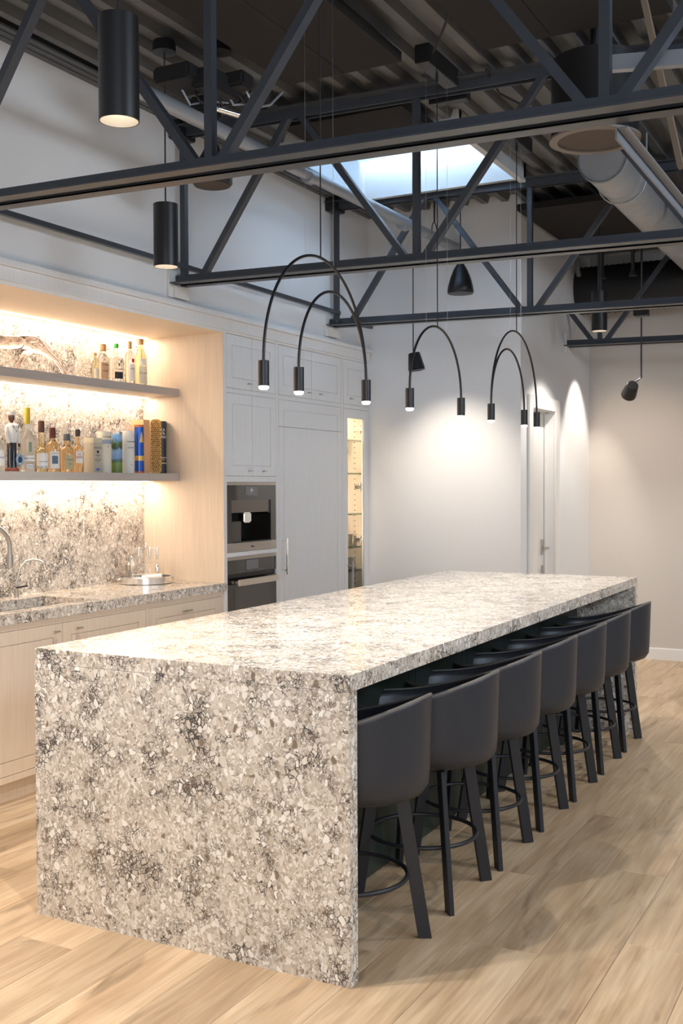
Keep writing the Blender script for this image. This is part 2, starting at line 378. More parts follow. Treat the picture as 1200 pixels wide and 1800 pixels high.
# ------------------------------------------------------------------ roof deck (corrugated), skylight well
def deck():
    b = MB(); pitch = .152; x = XF; prof = []
    def seg(x0, x1, y0, y1):
        n0 = int(math.floor((x0 - XF) / pitch)); pts = []
        k = n0
        while XF + k * pitch < x1:
            bx = XF + k * pitch
            for dx, dz in ((0, .0), (.045, .0), (.060, .045), (.137, .045)):
                xx = bx + dx
                if x0 <= xx <= x1: pts.append((xx, zr(xx, 3.515) + dz - .006 * (xx - XF) * (xx < 0)))
            k += 1
        if not pts: return
        pts = [(x0, pts[0][1])] + pts + [(x1, pts[-1][1])]
        A = [b.bm.verts.new((u, y0, v)) for u, v in pts]; B = [b.bm.verts.new((u, y1, v)) for u, v in pts]
        for q in range(len(pts) - 1): b._f([A[q], B[q], B[q + 1], A[q + 1]])
        T = [b.bm.verts.new((u, yy, 3.62)) for u in (x0, x1) for yy in (y0, y1)]
        b._f([T[0], T[1], T[3], T[2]])
    seg(XF - .3, 4.2, .0, 5.60); seg(XF - .3, -3.33, 5.60, 6.68); seg(-2.24, 4.2, 5.60, 6.68); seg(XF - .3, 4.2, 6.68, 9.35)
    return b.build('ceiling', DECK)
struct(deck())
sk = struct(MB().box(-3.37, -3.33, 5.57, 6.72, 3.43, 3.80).box(-2.24, -2.20, 5.57, 6.72, 3.41, 3.80).box(-3.37, -2.20, 6.68, 6.72, 3.43, 3.80).box(-3.37, -2.20, 5.56, 5.60, 3.43, 3.80).build('window_1', simple('well_white', (.55, .58, .60), .6)))
MB().box(-3.33, -2.24, 5.60, 6.60, 3.665, 3.668).build('roller_shade', SHADE, sk)
MB().box(-3.33, -2.24, 5.60, 6.68, 3.80, 3.806).build('pane', GLT, sk)

# perimeter ledger at the top of the left wall: three stacked angles
led = MB().box(XF, XF + .036, .4, YB, 3.492, 3.512).box(XF + .040, XF + .074, .4, YB, 3.497, 3.512).box(XF + .078, XF + .110, .4, YB, 3.502, 3.512)
tag(led.build('wall_ledger', simple('ledger_grey_paint', (.10, .105, .115), .5)), 'long stacked dark grey steel ledger under the roof deck on the left wall', 'ledger')

# ------------------------------------------------------------------ trusses
def truss(Y, X0, X1, label, first_cut=False):
    t = thing('roof_truss', (X0, Y, zr(X0, 2.60)), label, 'truss', None)
    def angle(zb, side, up, name):
        b = MB(); y0 = Y + side * .021; y1 = y0 + side * .060
        ya, yb = min(y0, y1), max(y0, y1); yc, yd = (y0, y0 + side * .006) if side > 0 else (y0 - .006, y0)
        for (p, q, z0, z1) in ((ya, yb, 0, .006), (yc, yd, 0, .05)):
            if up < 0: z0, z1 = .05 - z1, .05 - z0
            v = [b.bm.verts.new((x, y, zr(x, zb) + z)) for x in (X0, X1) for y in (p, q) for z in (z0, z1)]
            for f in ((0, 1, 3, 2), (4, 6, 7, 5), (0, 4, 5, 1), (2, 3, 7, 6), (0, 2, 6, 4), (1, 5, 7, 3)): b._f([v[i] for i in f])
        return b.build(name, STEEL, t)
    for sd in (-1, 1): angle(2.60, sd, 1, 'bottom_chord'); angle(3.415, sd, -1, 'top_chord')
    def web(a, c, w=.036): MB().bar((a[0], Y, zr(a[0], a[1])), (c[0], Y, zr(c[0], c[1])), .032, w, up=(0, 1, 0)).build('web_member', STEEL, t)
    bot = [-3.55, -2.19, -.80, .59, 1.98]; top = [-2.89, -1.50, -.11, 1.28]
    zb, zt = 2.625, 3.44
    if X0 <= -3.6: web((-3.605, zb), (-3.605, zt), .034)
    for xb in bot:
        if xb > -3.5 and X0 + .1 < xb < X1: web((xb, zb), (xb, zt), .034)
    for xt in top:
        for sgn in (-1, 1):
            xb = xt + sgn * .695
            if abs(xb - bot[0]) < .1: xb = -3.53
            a, c = [xb - sgn * .045, zb], [xt + sgn * .03, zt]
            if xb > X1 + .1 or xt > X1: continue
            if xb < X0: continue
            if c[0] < X0:                      # cut where the wall stands
                k = (X0 - a[0]) / (c[0] - a[0]); c = [X0, zb + (zt - zb) * k]
            web(a, c, .042)
    return t
truss(3.18, XF + .0, 2.1, 'nearest dark steel roof truss crossing the top of the picture')
truss(4.97, XF + .0, 2.1, 'second nearest dark steel truss, its end seated on the left wall above the ovens')
truss(6.78, XF + .0, 2.1, 'blue-grey steel truss at the far edge of the skylight')
truss(8.55, XD, 2.1, 'farthest and shortest-looking truss, starting at the wall beside the door')
for Y, lb in ((4.97, 'white bearing box on the left wall under the end of the second truss'), (6.78, 'white bearing box on the left wall under the end of the truss nearest the corner')):
    tag(MB().box(XF, XF + .012, Y - .09, Y + .09, 2.525, 2.69).box(XF + .0, XF + .03, Y - .05, Y + .08, 2.525, 2.59).build('bearing_plate', TRIMW, bevel=.002), lb, 'plate')
    tag(MB().box(XF, XF + .09, Y - .07, Y + .07, 3.40, 3.508).build('beam_seat', BLACK, bevel=.006), 'black steel seat under the top end of the truss, ' + ('left of the ceiling cable junction' if Y < 6 else 'beside the skylight'), 'bracket')
tag(MB().box(XD, XD + .012, 8.50, 8.60, 2.53, 2.68).build('bearing_plate', TRIMW, bevel=.002), 'white bearing plate on the wall above the door under the farthest truss', 'plate')
tag(MB().bar((-3.585, .6, 2.700), (-3.585, 6.78, 2.690), .025, .025).bar((-3.56, 6.7, 2.625), (-3.60, 7.33, 2.66), .022, .022).build('bridging_angle', STEEL), 'long thin blue-grey angle running along the left wall between truss ends', 'brace')
tag(MB().bar((-.77, 3.27, zr(-.77, 2.59)), (-.77, 6.8, zr(-.77, 2.59)), .028, .006).bar((-.79, 3.27, zr(-.77, 2.575)), (-.79, 6.8, zr(-.77, 2.575)), .006, .034).build('bridging_angle', simple('grey_primer', (.20, .21, .23), .5)), 'light grey angle running away under the trusses at upper right', 'brace')
tag(MB().bar((-.83, 3.3, 2.745), (-.45, 3.3, 2.705), .03, .045).build('cable_tray', simple('light_steel', (.34, .36, .40), .4, .3)), 'short light grey horizontal bar at the top right joint of the nearest truss', 'bar')
tag(MB().bar((-.905, 4.0, 3.40), (-.735, 4.0, 2.60), .02, .04, up=(0, 1, 0)).build('sway_brace', simple('tan_strut', (.20, .155, .11), .5)), 'steep tan and grey strut behind the nearest truss at upper right', 'brace')

# pipes and ducts
b = MB().tube([(-2.95, 3.60, 3.176), (-2.95, YB, 3.20)], .035, 16)
for y in (5.2, 6.45): b.tube([(-2.95, y, 3.175), (-2.95, y + .06, 3.176)], .039, 16)
tag(b.build('sprinkler_pipe', PIPE, smooth=True), 'long grey round pipe running beside the left wall past the skylight', 'pipe')
b = MB().tube([(-2.95, 7.0, 3.47), (-2.95, 7.0, 3.30)], .006, 8); b.tube([(-2.95, 7.0 + .045 * math.sin(a * PI / 8), 3.245 + .055 * math.cos(a * PI / 8)) for a in range(16)], .004, 6, closed=True)
tag(b.build('pipe_hanger', BLACK, smooth=True), 'small loop hanger holding the grey pipe near the back wall', 'hanger')
d = thing('supply_duct', (-1.5, 5.4, 3.18), 'large pale round metal duct running away at upper right', 'duct')
DP = [(-1.455, 5.72, 3.195), (-1.47, 7.2, 3.20), (-1.47, 8.58, 3.20)]
b = MB().tube(DP, .128, 32, caps=False); b.tube(DP, .125, 32, caps=False); b.build('duct_shell', DUCTW, d, smooth=True)
for y in (5.73, 6.1, 7.75):
    MB().tube([(-1.457 - .01 * (y > 6.5), y, 3.196), (-1.457 - .01 * (y > 6.5), y + .03, 3.196)], .133, 32).build('duct_collar', DUCTW, d, smooth=True)
for y in (6.2, 7.4):
    MB().tube([(-1.465 + .137 * math.cos(a), y, 3.197 + .137 * math.sin(a)) for a in [PI * k / 12 - PI for k in range(13)]] + [(-1.328, y, 3.44)], .005, 6).build('hanger_strap', DUCTW, d)
b = MB()
b.tube([(XD + .0 + k * .022, 8.93, 3.08) for k in range(120)], [.19 + (.006 if k % 2 else 0) for k in range(120)], 28)
tag(b.build('flexible_duct', DUCTB, smooth=True), 'black ribbed duct running level to the right above the beige far wall', 'duct')
tag(MB().tube([(XD + .02, 8.66, 3.315), (-1.5, 8.66, 3.300)], .018, 12).tube([(-2.40, 8.66, 3.313), (-2.40, 8.66, 3.20), (-2.40, 8.70, 3.17)], .02, 12).build('conduit_pipe', simple('dull_grey_pipe', (.13, .135, .14), .5), smooth=True), 'thin grey level pipe just above the black ribbed duct', 'pipe')
for x, lb in ((-2.19, 'left of two short drop rods above the black ribbed duct'), (-1.95, 'right of two short drop rods above the black ribbed duct')):
    tag(MB().tube([(x, 8.62, 3.45), (x, 8.62, 3.14)], .014, 10).tube([(x, 8.62, 3.15), (x, 8.62, 3.11)], [.02, .035], 12).build('sprinkler_drop', simple('dull_black_pipe', (.05, .05, .052), .5), smooth=True), lb, 'pipe')

# acoustic panels
def panel(x0, x1, y0, y1, z, label, seams=()):
    t = thing('acoustic_panel', ((x0 + x1) / 2, (y0 + y1) / 2, z), label, 'ceiling panel', 'dark acoustic panels under the roof deck')
    xs = [x0] + list(seams) + [x1]
    for a, c in zip(xs[:-1], xs[1:]): MB().box(a + .0015, c - .0015, y0, y1, z, z + .045).build('felt_board', DARKP, t)
    return t
panel(-2.63, -2.04, 1.2, 4.47, 3.375, 'broad dark brown acoustic panel, upper left of the ceiling', (-2.33,))
panel(-1.66, -.86, 1.2, 4.50, 3.365, 'dark acoustic panel right of the middle cable box', (-1.36,))
panel(-3.05, -2.33, 5.10, 5.54, 3.42, 'narrow dark panel edge between the second truss and the skylight')
panel(-2.42, -1.74, 7.2, 8.45, 3.36, 'dark panel above the wall with the door')

# ------------------------------------------------------------------ ceiling fixtures
def canopy_box(x, y, z, l, along='y'):
    b = MB()
    if along == 'y': b.box(x - .035, x + .035, y - l / 2, y + l / 2, z, z + .085)
    else: b.box(x - l / 2, x + l / 2, y - .03, y + .03, z, z + .06)
    return b
def ell(yc, a, z0, h, x):
    return [(x, yc - a * math.cos(t), z0 + h * math.sin(t)) for t in [PI * k / 40 for k in range(41)]]
def arc_pendant(label, arcs, lamps, ycab, zcab, wires, zc):
    X = -1.98
    t = thing('arch_pendant', (X, ycab, zcab), label, 'pendant lamp', 'arched pendants over the island')
    for (yc, a, h) in arcs: MB().tube(ell(yc, a, 1.905, h, X), .0055, 10).build('arch_rod', BLACK, t, smooth=True)
    for y in lamps:
        lc = MB().lathe([(0, 0), (.0195, 0), (.0195, -.088), (.017, -.088), (.017, -.080), (0, -.080)], (X, y, 1.905), 24).build('lamp_cylinder', BLACK, t, smooth=True)
        MB().lathe([(0, -.079), (.0165, -.079), (.0175, -.094), (.0125, -.099), (0, -.100)], (X, y, 1.905), 20).build('lens', LENS, lc, smooth=True)
        sp = light('pendant_spot', 'SPOT', (X, y, 1.795), (X, y, 0), 13.0, (1, .94, .87), .015, angle=2.0, blend=.7)
    MB().tube([(X, ycab, zc), (X, ycab, zcab + .01), (X, ycab + .004, zcab)], .0028, 8).build('power_cable', BLACKM, t)
    for (y, z) in wires: MB().tube([(X, y, zc), (X, y, z)], .0007, 5).build('suspension_wire', simple('steel_wire', (.5, .5, .5), .3, 1), t)
    canopy_box(X, ycab, zc, .36).build('ceiling_canopy', BLACK, t, bevel=.003)
    MB().tube([(X, ycab, zc), (X, ycab, zc - .03)], .007, 10).build('cable_grip', BLACK, t)
arc_pendant('nearest arched pendant, two black arches and three lamps', [(3.581, .396, .428), (3.702, .275, .314)], (3.185, 3.427, 3.977), 3.597, 2.330, ((3.482, 2.322), (3.699, 2.320)), 3.40)
arc_pendant('middle arched pendant, a single black arch with two lamps', [(4.723, .310, .312)], (4.413, 5.033), 4.733, 2.217, ((4.600, 2.195), (4.856, 2.190)), 3.39)
arc_pendant('farthest arched pendant, double black arches before the door edge', [(5.8625, .3945, .432), (5.745, .277, .318)], (5.468, 6.022, 6.257), 5.885, 2.337, ((5.78, 2.33), (5.96, 2.325)), 3.38)
tag(canopy_box(-2.05, 5.06, 3.375, .20, 'x').build('junction_box', BLACK, bevel=.003), 'black box on the ceiling just behind the second truss', 'ceiling box')

def cyl_pendant(x, y, zb, label, energy, zc=3.45, r=.056, h=.285, lit=True):
    t = thing('cylinder_pendant', (x, y, zb), label, 'pendant lamp', 'black cylinder downlights')
    MB().lathe([(0, h), (r, h), (r, 0), (r - .003, 0), (r - .012, .055), (0, .055)], (x, y, zb), 40).build('housing', [BLACK], t, smooth=True)
    MB().lathe([(r - .0035, .0005), (r - .014, .045)], (x, y, zb), 40).build('reflector', LENSD, t, smooth=True)
    MB().lathe([(0, .044), (.030, .044), (.030, .040), (0, .038)], (x, y, zb), 28).build('lens', LENS, t, smooth=True)
    MB().tube([(x, y, zc), (x, y, zb + h)], .0035, 8).build('power_cable', BLACKM, t)
    MB().lathe([(0, .05), (.05, .05), (.055, 0), (0, -.004)], (x, y, zc), 28).build('ceiling_canopy', BLACK, t, smooth=True)
    light('cylinder_spot', 'SPOT', (x, y, zb - .004), (x, y, 0), energy, NEUT, .022, angle=1.9, blend=.55)
cyl_pendant(-1.955, 2.395, 2.487, 'largest black cylinder pendant, lit, at upper left in front of the nearest truss', 55)
cyl_pendant(-3.03, 4.035, 2.478, 'black cylinder pendant hanging before the left wall above the crown', 38)
cyl_pendant(-2.02, 7.87, 2.59, 'smallest black cylinder pendant beside the farthest truss', 40, zc=3.42)

# drum and speakers
t = thing('drum_fixture', (-1.22, 4.67, 2.955), 'big black ceiling drum with a tan underside at upper right', 'ceiling fixture')
MB().lathe([(0, .34), (.185, .34), (.185, .02), (.192, .0), (.165, 0), (.163, .012), (0, .012)], (-1.22, 4.67, 2.955), 48).build('drum_shell', BLACK, t, smooth=True)
MB().lathe([(.193, -.001), (.193, .008), (.158, .006), (.158, -.003), (.193, -.001)], (-1.22, 4.67, 2.955), 48).build('rim_ring', simple('tan_ring', (.17, .14, .115), .5), t, smooth=True)
MB().lathe([(0, .004), (.158, .004)], (-1.22, 4.67, 2.955), 48).build('diffuser', simple('tan_diffuser', (.085, .064, .050), .7), t)
MB().tube([(-1.22, 4.67, 3.29), (-1.22, 4.67, 3.445)], .02, 12).build('stem', BLACK, t)
t = thing('ceiling_speaker', (-3.09, 4.50, 2.97), 'round black speaker with a grille face below the nearest truss', 'speaker')
MB().lathe([(0, .20), (.03, .20), (.055, .15), (.088, .10), (.100, .05), (.100, .01), (.092, 0), (0, -.002)], (-3.09, 4.50, 2.97), 36).build('speaker_body', BLACK, t, smooth=True)
MB().lathe([(0, -.004), (.09, -.0025)], (-3.09, 4.50, 2.97), 36).build('grille', simple('bronze_grille', (.05, .037, .03), .6), t)
MB().tube([(-3.09, 4.50, 3.16), (-3.09, 4.50, 3.505)], .008, 8).build('drop_rod', BLACK, t)
t = thing('bell_speaker', (-2.757, 7.0, 2.79), 'black bell-shaped pendant speaker before the back wall', 'speaker')
MB().lathe([(0, .222), (.018, .222), (.026, .20), (.048, .165), (.070, .11), (.086, .05), (.092, .012), (.086, 0), (0, -.004)], (-2.757, 7.0, 2.79), 36).build('speaker_body', BLACK, t, smooth=True)
MB().tube([(-2.757, 7.0, 3.01), (-2.757, 7.0, 3.50)], .004, 8).build('power_cable', BLACKM, t)

def spot_head(p, tgt, L, r0, r1, name, t, z0):
    a = Vector(p); d = (Vector(tgt) - a).normalized()
    o = MB().tube([a - d * L / 2, a - d * (L / 2 - .004), a + d * (L / 2 - .01), a + d * L / 2, a + d * (L / 2 - .012)], [r0 - .004, r0, r1, r1, r1 - .006], 28).build('lamp_head', BLACK, t, smooth=True)
    MB().tube([a + d * (L / 2 - .010), a + d * (L / 2 - .006)], r1 - .008, 20).build('lens', LENS, o)
    return a + d * (L / 2 + .01), d
t = thing('spot_lamp', (-3.118, 7.02, 2.34), 'tapered black spot lamp on a cord washing the back wall, behind the middle arch', 'spot lamp')
p, d = spot_head((-3.105, 7.02, 2.345), (-3.02, 7.05, 1.8), .125, .042, .060, 'h', t, 0)
MB().tube([(-3.122, 7.02, 3.505), (-3.122, 7.02, 2.405)], .004, 8).build('power_cable', BLACKM, t)
light('wall_wash_spot', 'SPOT', (-2.93, 6.60, 2.34), (-2.93, 7.45, 1.30), 36, (1, .88, .74), .03, angle=1.35, blend=1.0)
t = thing('spot_lamp', (-1.725, 7.9, 2.67), 'black adjustable spot lamp on a rod in front of the far beige wall', 'spot lamp')
p, d = spot_head((-1.80, 7.9, 2.155), (-2.05, 8.35, 1.85), .12, .042, .055, 'h', t, 0)
MB().tube([(-1.725, 7.9, 2.67), (-1.725, 7.9, 2.24), (-1.76, 7.9, 2.215)], .006, 8).build('rod', BLACK, t)
MB().box(-1.775, -1.675, 7.86, 7.94, 2.68, 2.745).build('mount_box', BLACK, t, bevel=.004)
MB().tube([(-1.725, 7.9, 2.74), (-1.725, 7.9, 3.47)], .008, 8).build('drop_rod', BLACK, t)
light('far_wall_spot', 'SPOT', (-1.95, 8.10, 2.10), (-1.98, 9.25, 1.55), 14, WARM, .02, angle=1.5, blend=1)
light('door_wall_spot', 'SPOT', (-2.12, 8.80, 2.62), (-2.46, 8.82, 1.55), 40, (1, .9, .78), .02, angle=1.15, blend=.6)

# cables, projector bracket and junctions among the left flutes
t = thing('ceiling_equipment', (-2.9, 4.1, 3.3), 'cluster of black cable gear hung under the left ceiling flutes', 'equipment')
for bx in ((-3.06, -2.86, 3.98, 4.20, 3.30, 3.37), (-2.90, -2.78, 4.05, 4.30, 3.27, 3.36), (-3.02, -2.92, 4.20, 4.34, 3.22, 3.30), (-2.82, -2.70, 4.18, 4.28, 3.30, 3.37)):
    MB().box(*bx).build('housing', BLACKM, t, bevel=.012)
for k in range(7):
    x0, y0 = -3.0 + .04 * k, 4.1 + .03 * k
    MB().tube([(x0, y0, 3.33), (x0 + .03, y0 + .05, 3.24 + .01 * (k % 3)), (x0 + .07, y0 + .12, 3.27), (x0 + .09, y0 + .2, 3.35)], .006, 6).build('cable', BLACKM if k % 2 else PIPE, t, smooth=True)
MB().tube([(-2.93, 4.2, 3.25), (-2.83, 4.36, 3.23)], .016, 10).tube([(-2.90, 4.27, 3.25), (-2.90, 4.27, 3.35)], .010, 8).build('clamp', CHROME, t, smooth=True)
tag(MB().lathe([(0, .05), (.05, .05), (.055, 0), (0, -.004)], (-2.74, 4.05, 3.40), 28).build('ceiling_canopy', BLACK, smooth=True), 'small black round canopy under the brown panel edge at upper left', 'canopy')
for nm, pts, lb in (('wire_loop', [(-1.62, 3.9, 3.44), (-1.70, 4.2, 3.42), (-1.86, 4.45, 3.41), (-1.97, 4.62, 3.44)], 'grey cable curving to the middle canopy box'),
                    ('wire_loop', [(-1.78, 4.85, 3.42), (-1.84, 5.2, 3.43), (-1.70, 5.6, 3.40), (-1.74, 6.0, 3.43)], 'dark cable loop behind the second truss near the big drum')):
    tag(MB().tube(pts, .006, 8).build('cable', BLACKM, smooth=True), lb, 'cable')

# ------------------------------------------------------------------ island
IX0, IX1, IY0, IY1, IT, IH = -2.657, -1.4416, 2.779, 6.5095, .050, .920
isl = thing('kitchen_island', ((IX0 + IX1) / 2, (IY0 + IY1) / 2, 0), 'long kitchen island wrapped in speckled grey and cream quartz', 'island')
MB().box(IX0, IX1, IY0 + .0004, IY1 - .0004, IH - IT, IH).build('countertop', STONE, isl, bevel=.0012)
MB().box(IX0, IX1, IY0, IY0 + IT, 0, IH - IT - .0004).build('end_panel', STONE, isl)
MB().box(IX0, IX1, IY1 - IT, IY1, 0, IH - IT - .0004).build('end_panel', STONE, isl)
MB().box(IX0 + .03, -1.81, IY0 + IT, IY1 - IT, .10, IH - IT).box(IX0 + .09, -1.83, IY0 + IT, IY1 - IT, 0, .10).build('cabinet_body', GREEN, isl)
ys = [IY0 + IT] + [3.43, 3.97, 4.035, 4.555, 4.62, 5.124, 5.184, 5.70, 5.76] + [IY1 - IT]
ys = [IY0 + IT, 3.385, 3.45, 3.97, 4.035, 4.553, 4.618, 5.124, 5.184, 5.70, 5.765, IY1 - IT]
for a, c in zip(ys[:-1], ys[1:]):
    MB().box(-1.81, -1.79, a + .002, c - .002, .004, IH - IT - .002).build('back_board', GREEN, isl, bevel=.001)
for a, c in ((3.0, 3.9), (3.9, 4.8), (4.8, 5.7), (5.7, 6.4)):
    f = MB().box(IX0 + .01, IX0 + .03, a + .002, c - .002, .11, IH - IT - .01).build('door', CAB, isl, bevel=.001)

# ------------------------------------------------------------------ bar stools
def make_stool():
    t = thing('bar_stool', (0, 0, 0), '', 'stool')
    # shell: open bucket, back towards +x
    b = bmesh.new(); NA, rows = 48, []
    def rim(a):                                     # height of the upper edge round the shell; a = 0 is the back
        d = abs((a + PI) % (2 * PI) - PI); k = max(0, 1 - d / math.radians(130)); k = k * k * (3 - 2 * k)
        return .682 + .130 * k
    prof_r = [(.000, .0), (.060, .0), (.140, .001), (.210, .006), (.246, .022), (.264, .050), (.268, .100)]
    def ring(zfun, rfun): return [b.verts.new((rfun(a) * math.cos(a) * 1.03, rfun(a) * math.sin(a) * .865, zfun(a))) for a in [2 * PI * k / NA for k in range(NA)]]
    zb = .476
    rings = [ring(lambda a, z=z: zb + z, lambda a, r=r: r) for r, z in prof_r[1:]]
    for s in (.25, .45, .65, .82, .94, .99):
        rings.append(ring(lambda a, s=s: zb + .100 + (rim(a) - zb - .100) * s, lambda a, s=s: .268 + .007 * s * (.6 + .4 * math.cos(a))))
    rings.append(ring(lambda a: rim(a) + .004, lambda a: .268 * 1.0 + .000 * math.cos(a)))
    rings.append(ring(lambda a: rim(a) - .004, lambda a: .252))
    for s in (.8, .5, .2): rings.append(ring(lambda a, s=s: .575 + (rim(a) - .575) * s, lambda a, s=s: .222 + .026 * s))
    rings.append(ring(lambda a: .57, lambda a: .21))
    for A, B in zip(rings[:-1], rings[1:]):
        for k in range(NA): b.faces.new([A[k], A[(k + 1) % NA], B[(k + 1) % NA], B[k]])
    c0 = b.verts.new((0, 0, zb)); c1 = b.verts.new((0, 0, .575))
    for k in range(NA):
        b.faces.new([c0, rings[0][(k + 1) % NA], rings[0][k]]); b.faces.new([c1, rings[-1][k], rings[-1][(k + 1) % NA]])
    bmesh.ops.recalc_face_normals(b, faces=b.faces)
    me = bpy.data.meshes.new('shell'); b.to_mesh(me); b.free(); me.materials.append(LEATHER)
    for f in me.polygons: f.use_smooth = True
    sh = bpy.data.objects.new('shell', me); COL.objects.link(sh); sh.parent = t
    for q, (dr, dz) in enumerate(((.270, .001), )):
        MB().tube([(dr * math.cos(a) * 1.03, dr * math.sin(a) * .865, rim(a) + dz) for a in [2 * PI * k / 72 for k in range(72)]], .0062, 8, closed=True).build('piping', PIPING, sh, smooth=True)
    MB().lathe([(0, .012), (.140, .012), (.175, .004), (.185, -.02), (.180, -.04), (0, -.04)], (0, 0, .615), 40).build('seat_cushion', LEATHER, t, smooth=True)
    MB().box(-.11, .11, -.11, .11, .464, .476).build('seat_plate', LEGM, t, bevel=.003)
    for sx in (-1, 1):
        for sy in (-1, 1):
            dd = Vector((sx, sy, 0)).normalized(); a = dd * .252; c = dd * .176; c.z = .478
            # flat bar: broad face along the radial direction
            bb = MB(); tang = Vector((-dd.y, dd.x, 0)); v = []
            for p in (a, c):
                for u, w_ in ((-1, -1), (1, -1), (1, 1), (-1, 1)): v.append(bb.bm.verts.new(p + dd * (u * .022) + tang * (w_ * .009)))
            bb._f(v[0:4][::-1]); bb._f(v[4:8])
            for i in range(4): bb._f([v[i], v[(i + 1) % 4], v[4 + (i + 1) % 4], v[4 + i]])
            bb.build('leg', LEGM, t, bevel=.0015)
    MB().tube([(.196 * math.cos(a), .196 * math.sin(a), .212) for a in [2 * PI * k / 56 for k in range(56)]], .0075, 10, closed=True).build('foot_ring', LEGM, t, smooth=True)
    return t
spots = [(-1.615, 3.095, 18, 'nearest charcoal bucket stool, half hidden by the island end panel'),
         (-1.570, 3.605, 0, 'second charcoal bucket stool from the camera'), (-1.565, 4.09, 0, 'third charcoal bucket stool from the camera'),
         (-1.565, 4.61, 0, 'middle one of the seven charcoal bucket stools'), (-1.56, 5.10, 0, 'third charcoal bucket stool from the far end of the island'),
         (-1.565, 5.627, 0, 'charcoal bucket stool next to the farthest one'), (-1.57, 6.14, 0, 'farthest charcoal bucket stool, against the beige wall')]
st0 = make_stool()
copies = [st0] + [copy_tree(st0) for _ in range(6)]
for o, (x, y, r, lb) in zip(copies, spots):
    o.location = (x, y, 0)
    if r:                                            # the seat swivels on its base: only the legs are turned
        for ch in o.children:
            if ch.name.startswith(('leg', 'foot_ring', 'seat_plate')): ch.rotation_euler.z = math.radians(-r)
    o['label'] = lb; o['group'] = 'bar stools along the island'

# ------------------------------------------------------------------ cabinets
def front(y0, y1, z0, z1, sides, x, parent, name='door', m=.066, g=.0035, mat=None, mr=None):
    """slab front facing +x with thin recessed grooves on the sides asked for (L near, R far, T, B)"""
    mat = mat or CAB; b = MB(); t = .006
    b.box(x - .022, x - t, y0, y1, z0, z1)
    a0 = y0 + (m if 'L' in sides else 0); a1 = y1 - (m if 'R' in sides else 0)
    c0 = z0 + (m if 'B' in sides else 0); c1 = z1 - (m if 'T' in sides else 0)
    b.box(x - t, x, a0, a1, c0, c1)
    L0 = y0 + m - g if 'L' in sides else y0; R0 = y1 - m + g if 'R' in sides else y1
    if 'L' in sides: b.box(x - t, x, y0, L0, z0, z1)
    if 'R' in sides: b.box(x - t, x, R0, y1, z0, z1)
    if 'T' in sides: b.box(x - t, x, L0, R0, c1 + g, z1)
    if 'B' in sides: b.box(x - t, x, L0, R0, z0, c0 - g)
    return b.build(name, mat, parent)
def pull(y, z, parent, x=XF, w=.034):
    MB().box(x, x + .016, y - .005, y + .005, z - .003, z + .003).box(x + .014, x + .024, y - w / 2, y + w / 2, z - .004, z + .004).build('handle', NICKEL, parent, bevel=.001)
XB = -4.26
# oven column
A = thing('oven_cabinet', (-3.96, 5.75, 0), 'tall pale cabinet holding the coffee machine and the oven', 'cabinet')
b = MB().box(XB, XF, 5.432, 5.461, .0, 2.41).box(XB, XF, 6.033, 6.060, 0, 2.41).box(XB, XB + .018, 5.461, 6.033, 0, 2.41)
for z0, z1 in ((2.397, 2.412), (2.039, 2.067), (1.497, 1.533), (1.0395, 1.0655), (.30, .33), (0, .10)): b.box(XB, XF, 5.461, 6.033, z0, z1)
b.build('carcass', CAB, A)
for y0, y1, s in ((5.463, 5.7465, 'L'), (5.7495, 6.031, 'R')):
    o = front(y0, y1, 2.069, 2.394, s + 'TB', XF, A); pull(y1 - .045 if s == 'L' else y0 + .12, 2.107, o)
    o = front(y0, y1, 1.535, 2.037, s + 'TB', XF, A); pull(5.706 if s == 'L' else 5.873, 1.566, o)
front(5.463, 6.031, .102, .298, 'LRTB', XF, A, 'drawer')
# side panel sheet facing the bar, in the warm-lit wood colour
tag(MB().box(-4.265, XF - .001, 5.4285, 5.4318, .889, 2.394).build('end_panel', CABW), 'warm-lit pale wood side panel at the right of the bar shelves', 'panel')
# coffee machine
cm = thing('coffee_machine', (-3.8, 5.745, 1.066), 'built-in stainless and black glass coffee machine above the oven', 'coffee machine')
y0, y1 = 5.464, 6.030
MB().box(-4.1, XF, y0, y1, 1.067, 1.122).build('lower_trim', STAIN, cm)
MB().box(-4.1, XF, y0, y1, 1.478, 1.495).build('upper_trim', STAIN, cm)
MB().box(-4.1, XF - .002, y0, y1, 1.385, 1.478).build('control_glass', BGLASS, cm)
for ya, yb in ((y0, 5.513), (5.968, y1)): MB().box(-4.1, XF - .002, ya, yb, 1.122, 1.385).build('side_glass', BGLASS, cm)
MB().box(-4.1, XF - .006, 5.513, 5.945, 1.308, 1.385).build('brew_head', simple('warm_grey_steel', (.16, .14, .12), .3, .7), cm)
MB().box(-4.1, -3.88, 5.513, 5.968, 1.122, 1.385).box(-3.88, XF - .005, 5.513, 5.968, 1.122, 1.130).box(-3.88, XF - .006, 5.945, 5.968, 1.30, 1.385).build('brew_bay', CAVITY, cm)
MB().box(-3.72, XF - .004, 5.513, 5.625, 1.130, 1.255).build('milk_flask', simple('dark_brown_glass', (.05, .04, .035), .12), cm, bevel=.004)
MB().box(-3.70, XF + .012, 5.637, 5.720, 1.245, 1.310).build('spout', CHROME, cm, bevel=.008)
MB().box(XF - .002, XF, 5.668, 5.808, 1.415, 1.468).build('display', SCREEN, cm)
MB().box(XF, XF + .0006, 5.735, 5.741, 1.432, 1.460).box(XF, XF + .0006, 5.722, 5.756, 1.444, 1.449).build('display_icon', INKW, cm)
put_text('Miele', .020, (XF + .0002, 5.747, 1.094), 0, INK, cm)
